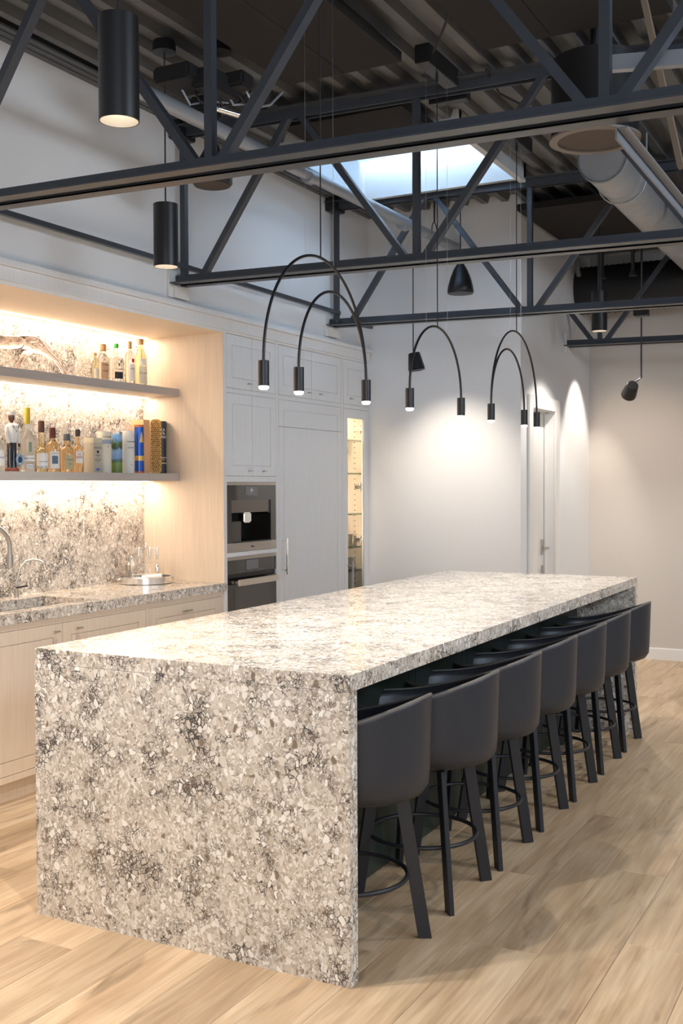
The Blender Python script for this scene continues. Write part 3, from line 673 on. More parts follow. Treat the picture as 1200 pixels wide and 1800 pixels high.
# oven
ov = thing('oven', (-3.8, 5.745, .33), 'built-in black glass oven with a broad steel bar handle', 'oven')
MB().box(-4.1, XF, y0, y1, 1.018, 1.038).build('upper_trim', STAIN, ov)
MB().box(-4.1, XF - .002, y0, y1, .934, 1.018).build('control_glass', BGLASS, ov)
MB().box(-4.1, XF - .012, y0, y1, .905, .931).build('vent_slot', CAVITY, ov)
MB().box(-4.1, XF - .001, y0, y1, .330, .902).build('oven_door', BGLASS, ov)
MB().box(XF - .001, XF, 5.535, 5.955, .46, .85).build('oven_window', OVENG, ov)
MB().box(XF - .002, XF, 5.673, 5.812, .952, 1.010).build('display', SCREEN, ov)
for y in (5.60, 5.64, 5.74, 5.83, 5.86): MB().box(XF - .002, XF - .0005, y - .006, y + .006, .940, .946).build('touch_key', INKG, ov)
MB().box(XF - .001, XF + .040, 5.54, 5.56, .872, .890).box(XF - .001, XF + .040, 5.93, 5.95, .872, .890).box(XF + .035, XF + .052, 5.515, 5.978, .862, .901).build('handle', simple('pale_brushed_steel', (.70, .64, .57), .35, 1.0), ov, bevel=.005)
# fridge column
Bc = thing('fridge_cabinet', (-3.96, 6.51, 0), 'tall pale panelled fridge cabinet with a long vertical bar handle', 'cabinet')
b = MB().box(XB, XF, 6.0605, 6.0685, 0, 2.41).box(XB, XF, 6.951, 6.970, 0, 2.41).box(XB, XB + .018, 6.0685, 6.951, 0, 2.41)
for z0, z1 in ((2.397, 2.412), (2.039, 2.067), (0, .10)): b.box(XB, XF, 6.0685, 6.951, z0, z1)
b.build('carcass', CAB, Bc)
for ya, yb, s in ((6.071, 6.5085, 'L'), (6.5115, 6.948, 'R')):
    o = front(ya, yb, 2.069, 2.394, s + 'TB', XF, Bc); pull(6.459 if s == 'L' else 6.620, 2.109, o)
front(6.071, 6.948, 1.863, 2.037, 'LRT', XF, Bc, 'grille_panel')
o = front(6.071, 6.948, .102, 1.860, 'LR', XF, Bc)
MB().box(XF, XF + .05, 6.050 + .035, 6.093, 1.108, 1.116).box(XF, XF + .05, 6.085, 6.093, .916, .924).box(XF + .044, XF + .056, 6.083, 6.095, .892, 1.132).build('handle', CHROME, o, bevel=.003)
# glass cabinet
Cc = thing('glass_cabinet', (-3.96, 7.19, 0), 'narrow lit glass-fronted cabinet full of glassware in the corner', 'cabinet')
b = MB().box(XB, XF - .024, 6.9705, 6.982, 0, 2.41).box(XB, XF - .024, 7.384, 7.399, 0, 2.41).box(XB, XB + .018, 6.982, 7.384, 0, 2.41).box(XF - .024, XF, 6.9705, 6.980, 0, 2.41).box(XF - .024, XF, 7.382, 7.399, 0, 2.41)
for z0, z1 in ((2.397, 2.412), (2.039, 2.067), (0, .10)): b.box(XB, XF, 6.982, 7.384, z0, z1)
b.mi = 1
b.build('carcass', [CAB, CABW], Cc)
MB().box(XB + .019, XF - .03, 6.9822, 6.9835, .10, 2.038).box(XB + .019, XF - .03, 7.3825, 7.3838, .10, 2.038).box(XB + .0185, XB + .0195, 6.9835, 7.3825, .10, 2.038).build('lining', CABW, Cc)
o = front(6.984, 7.380, 2.069, 2.394, 'LRTB', XF, Cc); pull(7.087, 2.111, o)
dr2 = MB().box(XF - .022, XF, 6.984, 7.045, .102, 2.037).box(XF - .022, XF, 7.315, 7.380, .102, 2.037).box(XF - .022, XF, 7.045, 7.315, 1.970, 2.037).box(XF - .022, XF, 7.045, 7.315, .102, .17).build('door', CAB, Cc)
MB().box(XF - .014, XF - .010, 7.045, 7.315, .17, 1.97).build('glass_pane', PANE, dr2)
MB().box(XF, XF + .04, 7.022, 7.030, .882, .890).box(XF + .036, XF + .048, 7.036, 7.048, .58, .915).box(XF, XF + .04, 7.030, 7.045, .882, .890).build('handle', NICKEL, dr2, bevel=.002)
for z in (1.90, 1.46, 1.06): MB().box(-3.76, -3.70, 7.350, 7.382, z - .012, z + .012).tube([(-3.72, 7.36, z - .03), (-3.72, 7.36, z + .03)], .008, 8).build('hinge', CHROME, Cc)
for z in (1.815, 1.568, 1.264, 1.015, .840): MB().box(-4.22, -3.695, 6.986, 7.380, z - .012, z).build('glass_shelf', SHELFG, Cc)
pin = MB()
for k in range(40): pin.box(-3.78, -3.772, 7.380, 7.3824, .40 + k * .04, .406 + k * .04)
pin.build('shelf_pin_holes', CAVITY, Cc)
wine_p = [(0, 0), (.034, 0), (.034, .003), (.006, .007), (.0042, .012), (.0042, .095), (.010, .105), (.030, .125), (.038, .150), (.038, .175), (.031, .215), (.0298, .215), (.0365, .175), (.0365, .150), (.028, .127), (.006, .108), (0, .107)]
tumb_p = [(0, 0), (.033, 0), (.036, .006), (.038, .09), (.0365, .09), (.034, .012), (0, .012)]
flute_p = [(0, 0), (.032, 0), (.032, .003), (.005, .007), (.004, .012), (.004, .07), (.018, .09), (.026, .14), (.022, .21), (.021, .21), (.0245, .14), (.016, .092), (0, .075)]
def make_glass(nm, prof, x, y, z, lb, grp):
    o = MB().lathe(prof, (x, y, z), 20).build(nm, GLS, smooth=True, loc=(x, y, z)); return tag(o, lb, 'glass', grp)
rows = [('wine_glass', wine_p, 1.568, [(-3.80, 7.12), (-3.80, 7.24), (-3.94, 7.10), (-3.94, 7.22)], 'wine glass on the highest filled cabinet shelf', 'wine glasses on the upper filled shelf'),
        ('wine_glass', wine_p, 1.264, [(-3.80, 7.10), (-3.82, 7.23), (-3.95, 7.08), (-3.95, 7.22)], 'wine glass on the second filled cabinet shelf', 'wine glasses on the second filled shelf'),
        ('tumbler', tumb_p, 1.015, [(-3.78, 7.08), (-3.78, 7.18), (-3.78, 7.28), (-3.90, 7.12), (-3.90, 7.24)], 'short tumbler on the third filled cabinet shelf', 'tumblers on the third filled shelf'),
        ('tumbler', tumb_p, .840, [(-3.78, 7.07), (-3.77, 7.17), (-3.78, 7.27), (-3.90, 7.10), (-3.90, 7.22), (-3.90, 7.32)], 'short tumbler on the lowest visible cabinet shelf', 'tumblers on the lowest visible shelf'),
        ('flute_glass', flute_p, .590, [(-3.80, 7.11), (-3.80, 7.22), (-3.92, 7.16)], 'tall flute glass just above the island edge', 'flutes at the bottom of the lit cabinet')]
def where(pts, p):
    rowp = sorted(q[1] for q in pts if abs(q[0] - p[0]) < .06); k = rowp.index(p[1]); n = len(rowp)
    side = ('left', 'right')[k] if n == 2 else ('left', 'middle', 'right')[min(k, 2)] if n > 1 else 'centre'
    return (', front ' if p[0] > -3.86 else ', back ') + side
for nm, pr_, z, pts, lb, grp in rows:
    base = None
    for x, y in pts:
        if base is None: base = make_glass(nm, pr_, x, y, z, lb, grp)
        else:
            c = base.copy(); COL.objects.link(c); c.location = (x, y, z); c['label'] = lb + where(pts, (x, y))
        if base.location.x == x and base.location.y == y: base['label'] = lb + where(pts, (x, y))
MB().box(-4.22, -3.695, 6.986, 7.380, .582, .590).build('glass_shelf', SHELFG, Cc)
# crown and soffit
tag(MB().box(XF + .0, XF + .014, .4, 5.4855, 2.412, 2.476).build('fascia_board', CAB), 'long pale fascia board above the bar recess', 'fascia')
tag(MB().box(XF + .0, XF + .014, 5.4885, 7.392, 2.412, 2.476).build('fascia_board', CAB), 'pale fascia board above the tall cabinets, right of the joint', 'fascia')
tag(MB().box(XF, XF + .034, .4, 7.396, 2.4775, 2.506).build('crown_cap', CAB, bevel=.002), 'pale crown cap running the length of the left wall', 'crown')
struct(MB().box(-4.28, XF, .4, 5.432, 2.394, 2.412).build('trim_1', CABW))
struct(MB().box(XF - .02, XF + .0006, .4, 5.432, 2.3945, 2.4118).build('trim_2', CAB))

# back bar: splash, shelves, worktop, base units
tag(MB().box(-4.28, -4.26, .4, 5.428, .889, 2.394).build('backsplash', STONE_BACK), 'speckled cream quartz backsplash behind the bar shelves', 'backsplash')
SHM = simple('shelf_taupe_wood', (.42, .385, .355), .5, noise=.04, scale=90, stretch=(1, .05, 1))
for nm, z0, z1, lb in (('u', 2.024, 2.070, 'upper long floating shelf of the bar'), ('l', 1.506, 1.551, 'lower long floating shelf of the bar, crowded with bottles')):
    t = thing('floating_shelf', (-4.12, 3.0, z0), lb, 'shelf', None)
    MB().box(-4.259, -3.984, .4, 5.428, z0, z1).build('shelf_board', SHM, t, bevel=.001)
    MB().box(-4.235, -4.215, .4, 5.42, z0 - .006, z0).build('led_strip', LED, t)
tag(MB().box(-4.235, -4.215, .4, 5.42, 2.388, 2.394).build('led_strip', LED), 'glowing strip under the top of the bar recess', 'light strip')
SX0, SX1, SY0, SY1 = -4.10, -3.757, 3.40, 4.355
wt = MB().box(XB, SX0, .4, 5.4280, .838, .889).box(SX1, XF, .4, 5.4280, .838, .889).box(SX0, SX1, .4, SY0, .838, .889).box(SX0, SX1, SY1, 5.4280, .838, .889).box(XF - .001, XF + .0012, 5.428, 5.455, .838, .889)
tag(wt.build('worktop', STONE), 'speckled quartz worktop of the bar with a cut-out for the sink', 'worktop')
sk_ = thing('sink', ((SX0 + SX1) / 2, (SY0 + SY1) / 2, .66), 'undermounted steel sink at the left of the worktop', 'sink')
MB().box(SX0 - .008, SX0 - .0, SY0, SY1, .66, .838).box(SX1, SX1 + .008, SY0, SY1, .66, .838).box(SX0, SX1, SY0 - .008, SY0, .66, .838).box(SX0, SX1, SY1, SY1 + .008, .66, .838).box(SX0, SX1, SY0, SY1, .652, .660).build('basin', STAIN, sk_)
MB().lathe([(0, 0), (.04, 0), (.045, .003), (.03, .005), (0, .002)], (-3.93, 3.9, .660), 24).build('drain', CHROME, sk_, smooth=True)
f = thing('kitchen_faucet', (-4.17, 3.93, .889), 'tall brushed gooseneck faucet at the left edge over the sink', 'faucet')
r = .072; neck = [(-4.17, 3.93, .889), (-4.17, 3.93, 1.06)]
for k in range(13):
    a = PI * k / 12; neck.append((-4.17 + .05 * (1 - math.cos(a)) / 2 * 1.0, 3.93 + .105 * (1 - math.cos(a)), 1.165 + .105 * math.sin(a)))
neck[1] = (-4.17, 3.93, 1.165); MB().tube(neck[:1] + neck[2:], .0125, 16).build('gooseneck', NICKEL, f, smooth=True)
e = neck[-1]; MB().tube([e, (e[0], e[1], 1.125)], .0125, 16).tube([(e[0], e[1], 1.125), (e[0], e[1], 1.06)], .0175, 20).build('spray_head', NICKEL, f, smooth=True)
MB().tube([(-4.17, 3.93, .889), (-4.17, 3.93, .94)], .024, 20).build('base', NICKEL, f, smooth=True)
f = thing('water_tap', (-4.17, 4.225, .889), 'small thin filtered-water tap beside the sink', 'faucet')
MB().tube([(-4.17, 4.235, .889), (-4.17, 4.235, .935)], .013, 14).build('base', NICKEL, f, smooth=True)
MB().tube([(-4.17, 4.235, .93), (-4.17, 4.235, .97), (-4.165, 4.262, 1.045), (-4.155, 4.29, 1.078), (-4.13, 4.315, 1.086), (-4.10, 4.342, 1.078), (-4.09, 4.352, 1.062)], .0065, 10).build('spout', NICKEL, f, smooth=True)
MB().tube([(-4.15, 4.215, .944), (-4.13, 4.275, .950)], .005, 8).build('lever', BLACK, f, smooth=True)
XBF = -3.67
def base_unit(y0, y1, lb, kind):
    t = thing('base_cabinet', (-3.95, (y0 + y1) / 2, 0), lb, 'cabinet', None)
    MB().box(XB, XBF - .023, y0, y1, .10, .640).box(XBF - .021, XBF, y0, y0 + .0135, .109, .838).box(XBF - .021, XBF, y1 - .0135, y1, .109, .838).box(XBF - .021, XBF, y0 + .0135, y1 - .0135, .808, .838).box(XBF - .021, XBF, y0 + .0135, y1 - .0135, .109, .140).build('carcass', CABW, t)
    MB().box(XB, -3.735, y0, y1, .0, .098).build('toe_kick', CABW, t)
    a, c = y0 + .016, y1 - .016
    if kind == 'doors':
        m_ = (a + c) / 2
        for p, q, s in ((a, m_ - .0012, 1), (m_ + .0012, c, -1)):
            o = front(p, q, .1425, .806, 'LRTB', XBF, t, mat=CABW); pull(q - .052 if s > 0 else p + .106, .771, o, XBF)
    else:
        for k, (z0, z1) in enumerate(((.545, .806), (.3455, .542), (.1425, .3425))):
            o = front(a, c, z0, z1, 'LRTB', XBF, t, 'drawer', mat=CABW); pull((a + c) / 2 - .02, z1 - .045, o, XBF, .09)
base_unit(3.364, 4.698, 'two-door pale wood base cabinet under the sink', 'doors')
base_unit(4.6985, 5.4275, 'pale wood drawer unit between the sink cabinet and the ovens', 'drawers')
base_unit(1.95, 3.3635, 'pale wood base cabinet at the left edge of the picture', 'doors')

# ------------------------------------------------------------------ things on the upper shelf
ZU, ZL = 2.070, 1.551
def bottle(name, x, y, z, r, hb, sh, rn, H, lb, gm, cap, caph, group, label=None, ang=-.45, sq=False, capr=None):
    """hb body height, sh shoulder height, rn neck radius, H height of glass up to the cap"""
    t = thing(name, (x, y, z), lb, 'bottle', group)
    prof = [(0, .002), (r * .86, 0), (r, .006), (r, hb), (r * .93, hb + sh * .3), (r * .62, hb + sh * .72), (rn * 1.15, hb + sh), (rn, hb + sh + .01), (rn, H), (rn * .8, H), (0, H)]
    MB().lathe(prof, (x, y, z), 28).build('glass_body', gm, t, smooth=True)
    cr = capr or rn * 1.12
    MB().lathe([(0, H + caph), (cr * .92, H + caph), (cr, H + caph - .003), (cr, H - .004), (0, H - .004)], (x, y, z), 20).build('cap', cap, t, smooth=True)
    if label:
        for (z0, z1, half, lm, txts) in label:
            MB().lathe([(r + .0008, z0), (r + .0008, z1)], (x, y, z), 16, ang - half, ang + half).build('paper_label', lm, t, smooth=True)
            for (body, size, zz, im) in txts: put_text(body, size, (x, y, z + zz), ang, im, t, bend=r + .0012)
    return t
PAPER = simple('cream_paper', (.72, .66, .55), .7); PAPERW = simple('white_paper', (.82, .80, .77), .6); TANP = simple('kraft_paper', (.55, .36, .22), .7)
CORK = simple('cork', (.52, .28, .13), .8, noise=.2, scale=120); BRN = simple('brown_foil', (.10, .035, .015), .4); MAROON = simple('maroon_foil', (.11, .018, .012), .4)
GREYC = simple('slate_cap', (.10, .11, .12), .5); YEL = simple('yellow_foil', (.62, .47, .04), .4); GRN = simple('green_band', (.05, .42, .08), .4); BRC = simple('black_cap', (.03, .015, .012), .4)
GU = 'spirit bottles on the upper shelf'; GLW = 'spirit bottles on the lower shelf'
x = -4.12
bottle('spirit_bottle', x, 4.817, ZU, .020, .10, .03, .008, .150, 'small slim pale bottle, leftmost on the upper shelf', PALE, CORK, .015, GU, [(.02, .075, .8, PAPER, [])])
bottle('spirit_bottle', x, 4.885, ZU, .034, .135, .03, .012, .186, 'clear bottle with a round cork ball stopper and kraft label', GL, CORK, .035, GU, [(.02, .115, .75, TANP, [('RESERVA', .010, .10, INK), ('AÑEJO', .012, .065, INK)])], capr=.018)
t = bottle('spirit_bottle', x, 5.0, ZU, .043, .145, .022, .013, .215, 'wide clear bottle with a green-banded cap', GL, GRN, .022, GU, [(.03, .07, .6, INK, [])])
for dy, z_ in ((.0, .130), (-.013, .112)): MB().lathe([(.0442, -.0095), (.0442, .0095)], (x, 5.0, ZU + z_), 6, -.30 + dy * 22, -.06 + dy * 22).build('round_medallion', simple('grey_green_seal', (.10, .17, .14), .5), t)
put_text('CUERNO', .012, (x, 5.0, ZU + .085), -.35, INK, t, bend=.0445)
t = bottle('spirit_bottle', x, 5.126, ZU, .029, .175, .035, .010, .225, 'slim clear bottle with a small red seal', GL, CORK, .04, GU, [(.03, .13, .7, PAPERW, [('VODKA', .010, .10, INKG)])], capr=.012)
MB().lathe([(.0302, -.011), (.0302, .011)], (x, 5.126, ZU + .150), 6, -.5, .2).build('red_seal', simple('red_wax', (.55, .02, .015), .4), t)
bottle('spirit_bottle', x, 5.23, ZU, .037, .160, .075, .013, .262, 'tallest bottle on the upper shelf, pale gold with a wooden stopper', PALE, CORK, .030, GU, [(.02, .125, .75, PAPER, [('Reposado', .013, .085, INKG)]), (.13, .17, .6, PAPERW, [])], capr=.016)

# crystal leaping cat
def cat():
    t = thing('crystal_cat', (-4.10, 4.2, ZU), 'clear crystal big cat figure striding along the upper shelf', 'figurine')
    me = bpy.data.meshes.new('body'); X = -4.10
    P = [(X, 4.285, 2.235, .034), (X, 4.20, 2.222, .029), (X, 4.08, 2.208, .031), (X, 3.93, 2.215, .036), (X, 3.82, 2.225, .036), (X, 3.74, 2.25, .024), (X, 3.67, 2.268, .025), (X, 3.625, 2.262, .015),
         (X + .02, 4.335, 2.205, .027), (X + .025, 4.385, 2.180, .017), (X + .025, 4.445, 2.155, .011), (X + .025, 4.490, 2.112, .010), (X + .025, 4.510, 2.083, .009), (X + .025, 4.470, 2.080, .008),
         (X - .02, 4.275, 2.185, .022), (X - .025, 4.255, 2.150, .013), (X - .025, 4.225, 2.120, .009), (X - .025, 4.205, 2.085, .008), (X - .025, 4.180, 2.081, .007),
         (X + .022, 3.80, 2.185, .018), (X + .022, 3.76, 2.13, .011), (X + .022, 3.73, 2.085, .008), (X + .022, 3.70, 2.08, .007),
         (X - .022, 3.79, 2.18, .017), (X - .022, 3.70, 2.15, .011), (X - .022, 3.63, 2.10, .008), (X - .022, 3.60, 2.085, .007),
         (X, 4.345, 2.252, .009), (X, 4.41, 2.225, .007), (X, 4.47, 2.17, .006), (X, 4.53, 2.11, .006), (X, 4.56, 2.084, .006)]
    E = [(0, 1), (1, 2), (2, 3), (3, 4), (4, 5), (5, 6), (6, 7), (0, 8), (8, 9), (9, 10), (10, 11), (11, 12), (12, 13), (0, 14), (14, 15), (15, 16), (16, 17), (17, 18), (4, 19), (19, 20), (20, 21), (21, 22), (4, 23), (23, 24), (24, 25), (25, 26), (0, 27), (27, 28), (28, 29), (29, 30), (30, 31)]
    me.from_pydata([(a - t.location.x, b_ - t.location.y, c - t.location.z) for a, b_, c, _ in P], E, [])
    o = bpy.data.objects.new('body', me); COL.objects.link(o); o.parent = t
    m1 = o.modifiers.new('skin', 'SKIN'); m1.use_smooth_shade = True
    for i, p in enumerate(P): me.skin_vertices[0].data[i].radius = (p[3] * 1.3, p[3] * 1.3)
    me.skin_vertices[0].data[0].use_root = True
    m2 = o.modifiers.new('sub', 'SUBSURF'); m2.levels = 2; m2.render_levels = 2
    me.materials.append(CRYSTAL)
    dg = bpy.context.evaluated_depsgraph_get(); nm = bpy.data.meshes.new_from_object(o.evaluated_get(dg)); o.modifiers.clear(); o.data = nm
    for f_ in nm.polygons: f_.use_smooth = True
    if not nm.materials: nm.materials.append(CRYSTAL)
    for s in (-1, 1): MB().tube([(X + s * .014, 3.685, 2.285), (X + s * .017, 3.688, 2.302)], [.007, .002], 8).build('ear', CRYSTAL, t, smooth=True)
cat()

# ------------------------------------------------------------------ things on the lower shelf
x = -4.10
bottle('spirit_bottle', x, 4.045, ZL, .034, .12, .04, .012, .21, 'frosted bottle cut off by the left edge of the picture', GLT, PAPERW, .015, GLW, [(.03, .11, .9, PAPERW, [('PREMIUM', .012, .07, INKB)])])
# ceramic sailor decanter
t = thing('sailor_decanter', (x, 4.142, ZL), 'ceramic figure bottle of a sailor in white shirt and black trousers', 'figurine')
c = (x, 4.142, ZL)
NAVY = simple('glazed_black', (.012, .012, .018), .15, coat=.6); SKIN = simple('glazed_brown', (.10, .035, .018), .25, coat=.4); CW = simple('glazed_white', (.80, .78, .74), .2, coat=.4)
MB().lathe([(0, 0), (.036, 0), (.038, .008), (.036, .020), (0, .022)], c, 28).build('base', simple('glazed_rust', (.30, .07, .03), .3), t, smooth=True)
for s in (-1, 1): MB().tube([(x, c[1] + s * .014, ZL + .02), (x, c[1] + s * .015, ZL + .09), (x, c[1] + s * .012, ZL + .155)], [.015, .014, .016], 16).build('trouser_leg', NAVY, t, smooth=True)
MB().lathe([(0, .145), (.026, .150), (.031, .18), (.036, .215), (.033, .237), (.016, .250), (.009, .252), (0, .252)], c, 24).build('shirt', CW, t, smooth=True)
for s in (-1, 1):
    MB().tube([(x, c[1] + s * .032, ZL + .228), (x + .006, c[1] + s * .042, ZL + .19), (x + .016, c[1] + s * .036, ZL + .145)], [.011, .010, .008], 12).build('sleeve', CW, t, smooth=True)
    MB().tube([(x + .016, c[1] + s * .036, ZL + .147), (x + .019, c[1] + s * .033, ZL + .128)], [.007, .006], 10).build('hand', SKIN, t, smooth=True)
MB().lathe([(0, .250), (.008, .252), (.009, .260), (.015, .268), (.017, .280), (.015, .292), (0, .298)], c, 20).build('head', SKIN, t, smooth=True)
MB().lathe([(.015, .290), (.021, .293), (.024, .303), (.023, .309), (0, .310)], c, 24).build('sailor_cap', CW, t, smooth=True)
MB().tube([(x + .036, c[1] + .020 + .021 * math.cos(a), ZL + .062 + .027 * math.sin(a)) for a in [2 * PI * k / 24 for k in range(24)]], .006, 8, closed=True).build('life_ring', simple('pale_blue_glaze', (.30, .42, .55), .25), t, smooth=True)
MB().tube([(x + .030, c[1] + .020, ZL + .062), (x + .034, c[1] + .020, ZL + .062)], .017, 20).build('ring_badge', simple('navy_badge', (.03, .06, .16), .3), t)
MB().tube([(x + .03, c[1] - .022, ZL + .236), (x + .034, c[1], ZL + .205), (x + .03, c[1] + .022, ZL + .236)], .0022, 6).build('neckerchief', NAVY, t)

t = bottle('spirit_bottle', x, 4.254, ZL, .037, .165, .05, .014, .255, 'tall frosted white vodka bottle with a yellow foil top', GLT, YEL, .081, GLW, [(.055, .085, .8, PAPERW, [('GREY GOOSE', .0105, .07, INKG)]), (.02, .04, .5, PAPERW, [('VODKA', .009, .03, INKB)])], capr=.0155)
MB().lathe([(.0375, .105), (.0375, .155)], (x, 4.254, ZL), 8, -.62, -.2).build('goose_print', simple('green_grey_print', (.22, .33, .20), .5), t)
bottle('spirit_bottle', x, 4.357, ZL, .0335, .105, .030, .015, .215, 'bottle with a brown foil neck and a white label', PALE, BRN, .057, GLW, [(.018, .100, 1.2, PAPERW, [('GLENMORANGIE', .0068, .055, INKG)]), (.018, .032, 1.21, BRN, [])])
t = bottle('spirit_bottle', x, 4.441, ZL, .0385, .140, .034, .013, .188, 'broad amber bottle with a maroon capsule', AMBER, MAROON, .052, GLW, [(.02, .112, .75, PAPERW, [('SCOTCH', .009, .10, INKG)])], capr=.017)
MB().lathe([(.0397, .045), (.0397, .088)], (x, 4.441, ZL), 8, -.9, -.05).build('picture_print', simple('steel_blue_print', (.10, .15, .22), .5), t)
bottle('spirit_bottle', x, 4.553, ZL, .0385, .120, .030, .016, .178, 'squat amber bottle with a slate grey cap', AMBER, GREYC, .033, GLW, [(.018, .095, .7, simple('olive_paper', (.48, .44, .28), .7), [('Yamazaki', .011, .07, INK), ('12', .014, .045, INK)])], capr=.018)
bottle('spirit_bottle', x, 4.641, ZL, .027, .128, .030, .011, .205, 'slim amber bottle with a black capsule and a square label', AMBER, BRC, .035, GLW, [(.052, .118, .8, PAPERW, [('MALT', .009, .10, INKR)]), (.078, .092, .81, simple('maroon_paper', (.20, .03, .03), .6), [])], capr=.013)

GT = 'whisky tins and tubes on the lower shelf'
t = thing('whisky_box', (x, 4.768, ZL), 'square cream gift box lettered EDRADOUR, first of the cartons', 'box', GT)
CREAM = simple('cream_card', (.62, .56, .42), .55); TAUPE = simple('taupe_card', (.50, .45, .36), .55)
MB().box(x - .038, x + .034, 4.733, 4.803, ZL, ZL + .170).build('box_body', TAUPE, t, bevel=.001)
MB().box(x - .039, x + .035, 4.732, 4.804, ZL + .170, ZL + .197).build('box_lid', CREAM, t, bevel=.001)
for bd, sz, zz in (('EDRADOUR', .0115, .140), ('STRAIGHT', .009, .098), ('FROM', .006, .087), ('THE CASK', .011, .073), ('DISTILLED', .005, .062)): put_text(bd, sz, (x + .0342, 4.768, ZL + zz), 0, INK, t)
MB().tube([(x + .0336, 4.768, ZL + .118), (x + .0348, 4.768, ZL + .118)], .009, 20).build('round_emblem', INK, t)
MB().box(x + .034, x + .0345, 4.755, 4.781, ZL + .012, ZL + .026).build('tax_stamp', simple('blue_stamp', (.12, .2, .55), .5), t)
def tube_tin(y, r, h, lb, mat, capm, txts, bands=(), ang=-.35, xx=x, tmat=INK):
    t = thing('whisky_tube', (xx, y, ZL), lb, 'tube', GT)
    MB().lathe([(0, 0), (r, 0), (r, h - .012), (0, h - .012)], (xx, y, ZL), 36).build('tube_body', mat, t, smooth=True)
    MB().lathe([(r + .0008, h - .014), (r + .0008, h), (0, h)], (xx, y, ZL), 36).build('tube_lid', capm, t, smooth=True)
    for z0, z1, m_ in bands: MB().lathe([(r + .0006, z0), (r + .0006, z1)], (xx, y, ZL), 36).build('printed_band', m_, t, smooth=True)
    for bd, sz, zz, im in txts: put_text(bd, sz, (xx, y, ZL + zz), ang, im, t, bend=r + .0012)
    return t
CRT = simple('cream_tube', (.70, .66, .55), .45); WHT = simple('white_tube', (.74, .72, .67), .45)
tube_tin(4.862, .041, .236, 'cream tube lettered EDRADOUR behind the gift box', CRT, CRT, [('EDRADOUR', .0105, .205, INK), ('10', .012, .15, INKB)], [(.165, .19, simple('dusty_blue', (.30, .36, .46), .6))])
# landscape tube: printed lake picture built as a material on the tube
def lake_mat():
    m, nt, b = new_mat('lake_print'); N = nt.nodes; L = nt.links
    tc = N.new('ShaderNodeTexCoord'); sp = N.new('ShaderNodeSeparateXYZ'); L.new(tc.outputs['Object'], sp.inputs[0])
    n = N.new('ShaderNodeTexNoise'); n.inputs['Scale'].default_value = 55; L.new(tc.outputs['Object'], n.inputs['Vector'])
    ma = N.new('ShaderNodeMath'); ma.operation = 'MULTIPLY_ADD'; ma.inputs[1].default_value = .045; L.new(n.outputs[0], ma.inputs[0]); L.new(sp.outputs[2], ma.inputs[2])
    mr = N.new('ShaderNodeMapRange'); mr.inputs[1].default_value = .02; mr.inputs[2].default_value = .265; L.new(ma.outputs[0], mr.inputs[0])
    r = ramp(nt, [(0, (.10, .16, .03)), (.22, (.16, .26, .05)), (.30, (.05, .10, .10)), (.36, (.16, .30, .55)), (.55, (.22, .38, .60)), (.60, (.03, .07, .03)), (.74, (.10, .17, .05)), (.80, (.20, .40, .70)), (1, (.30, .52, .80))])
    L.new(mr.outputs[0], r.inputs[0]); L.new(r.outputs[0], b.inputs['Base Color']); b.inputs['Roughness'].default_value = .35; return m
tube_tin(4.972, .0335, .240, 'tube printed with a blue lake and green landscape', lake_mat(), NICKEL, [])
tube_tin(5.075, .0385, .250, 'white tube lettered THE BALVENIE', WHT, WHT, [('THE BALVENIE', .0085, .185, INK), ('DoubleWood', .0075, .15, INKG), ('12', .010, .05, INKR)])
tube_tin(5.181, .0285, .290, 'shiny blue tube with a gold emblem and gold band', simple('blue_foil', (.03, .10, .42), .25, .5), simple('orange_foil', (.45, .14, .04), .35, .4), [], [(.075, .105, GOLD), (0, .012, simple('orange_foil_base', (.45, .14, .04), .35, .4))])
tt = [o for o in S.objects if o.name.startswith('whisky_tube')][-1]
em = MB(); 
for k in range(5): em.lathe([(.0294, .185 + k * .012), (.0294, .197 + k * .012)], (x, 5.181, ZL), 4, -.35 - .42 + .07 * k, -.35 + .42 - .07 * k)
em.build('gold_crest', GOLD, tt)
t = thing('whisky_carton', (-4.14, 5.272, ZL), 'plain cream and orange carton squeezed behind the perforated one', 'box', GT)
MB().box(-4.19, -4.10, 5.225, 5.287, ZL, ZL + .325).build('box_body', simple('peach_card', (.72, .42, .22), .5), t, bevel=.002)
t = thing('perforated_box', (-4.085, 5.322, ZL), 'golden perforated oval box with honeycomb cut-outs', 'box', GT)
ORG = simple('golden_honeycomb', (.62, .33, .07), .5); HOLE = simple('honeycomb_hole', (.07, .025, .008), .8)
def rrect(w_, h_, r_, n=6):
    pts = []
    for cx, cz, a0 in ((w_ / 2 - r_, h_ - r_, 0), (-w_ / 2 + r_, h_ - r_, 90), (-w_ / 2 + r_, r_, 180), (w_ / 2 - r_, r_, 270)):
        for k in range(n + 1):
            a = math.radians(a0 + 90 * k / n); pts.append((cx + r_ * math.cos(a), cz + r_ * math.sin(a)))
    return pts
A_ = math.radians(-48)
def loc_pt(u, v, dpt):   # u across the face, v up, dpt towards the viewer side
    f_ = Vector((math.cos(A_), math.sin(A_), 0)); r_ = Vector((-math.sin(A_), math.cos(A_), 0)); return Vector((-4.085, 5.322, ZL)) + r_ * u + f_ * dpt + Vector((0, 0, v))
b = MB(); pts = rrect(.064, .330, .022)
F0 = [b.bm.verts.new(loc_pt(u, v, .022)) for u, v in pts]; F1 = [b.bm.verts.new(loc_pt(u, v, -.022)) for u, v in pts]
b._f(F0); b._f(F1[::-1])
for k in range(len(pts)): b._f([F0[k], F0[(k + 1) % len(pts)], F1[(k + 1) % len(pts)], F1[k]])
b.build('box_body', ORG, t)
b = MB(); rr = random.Random(3)
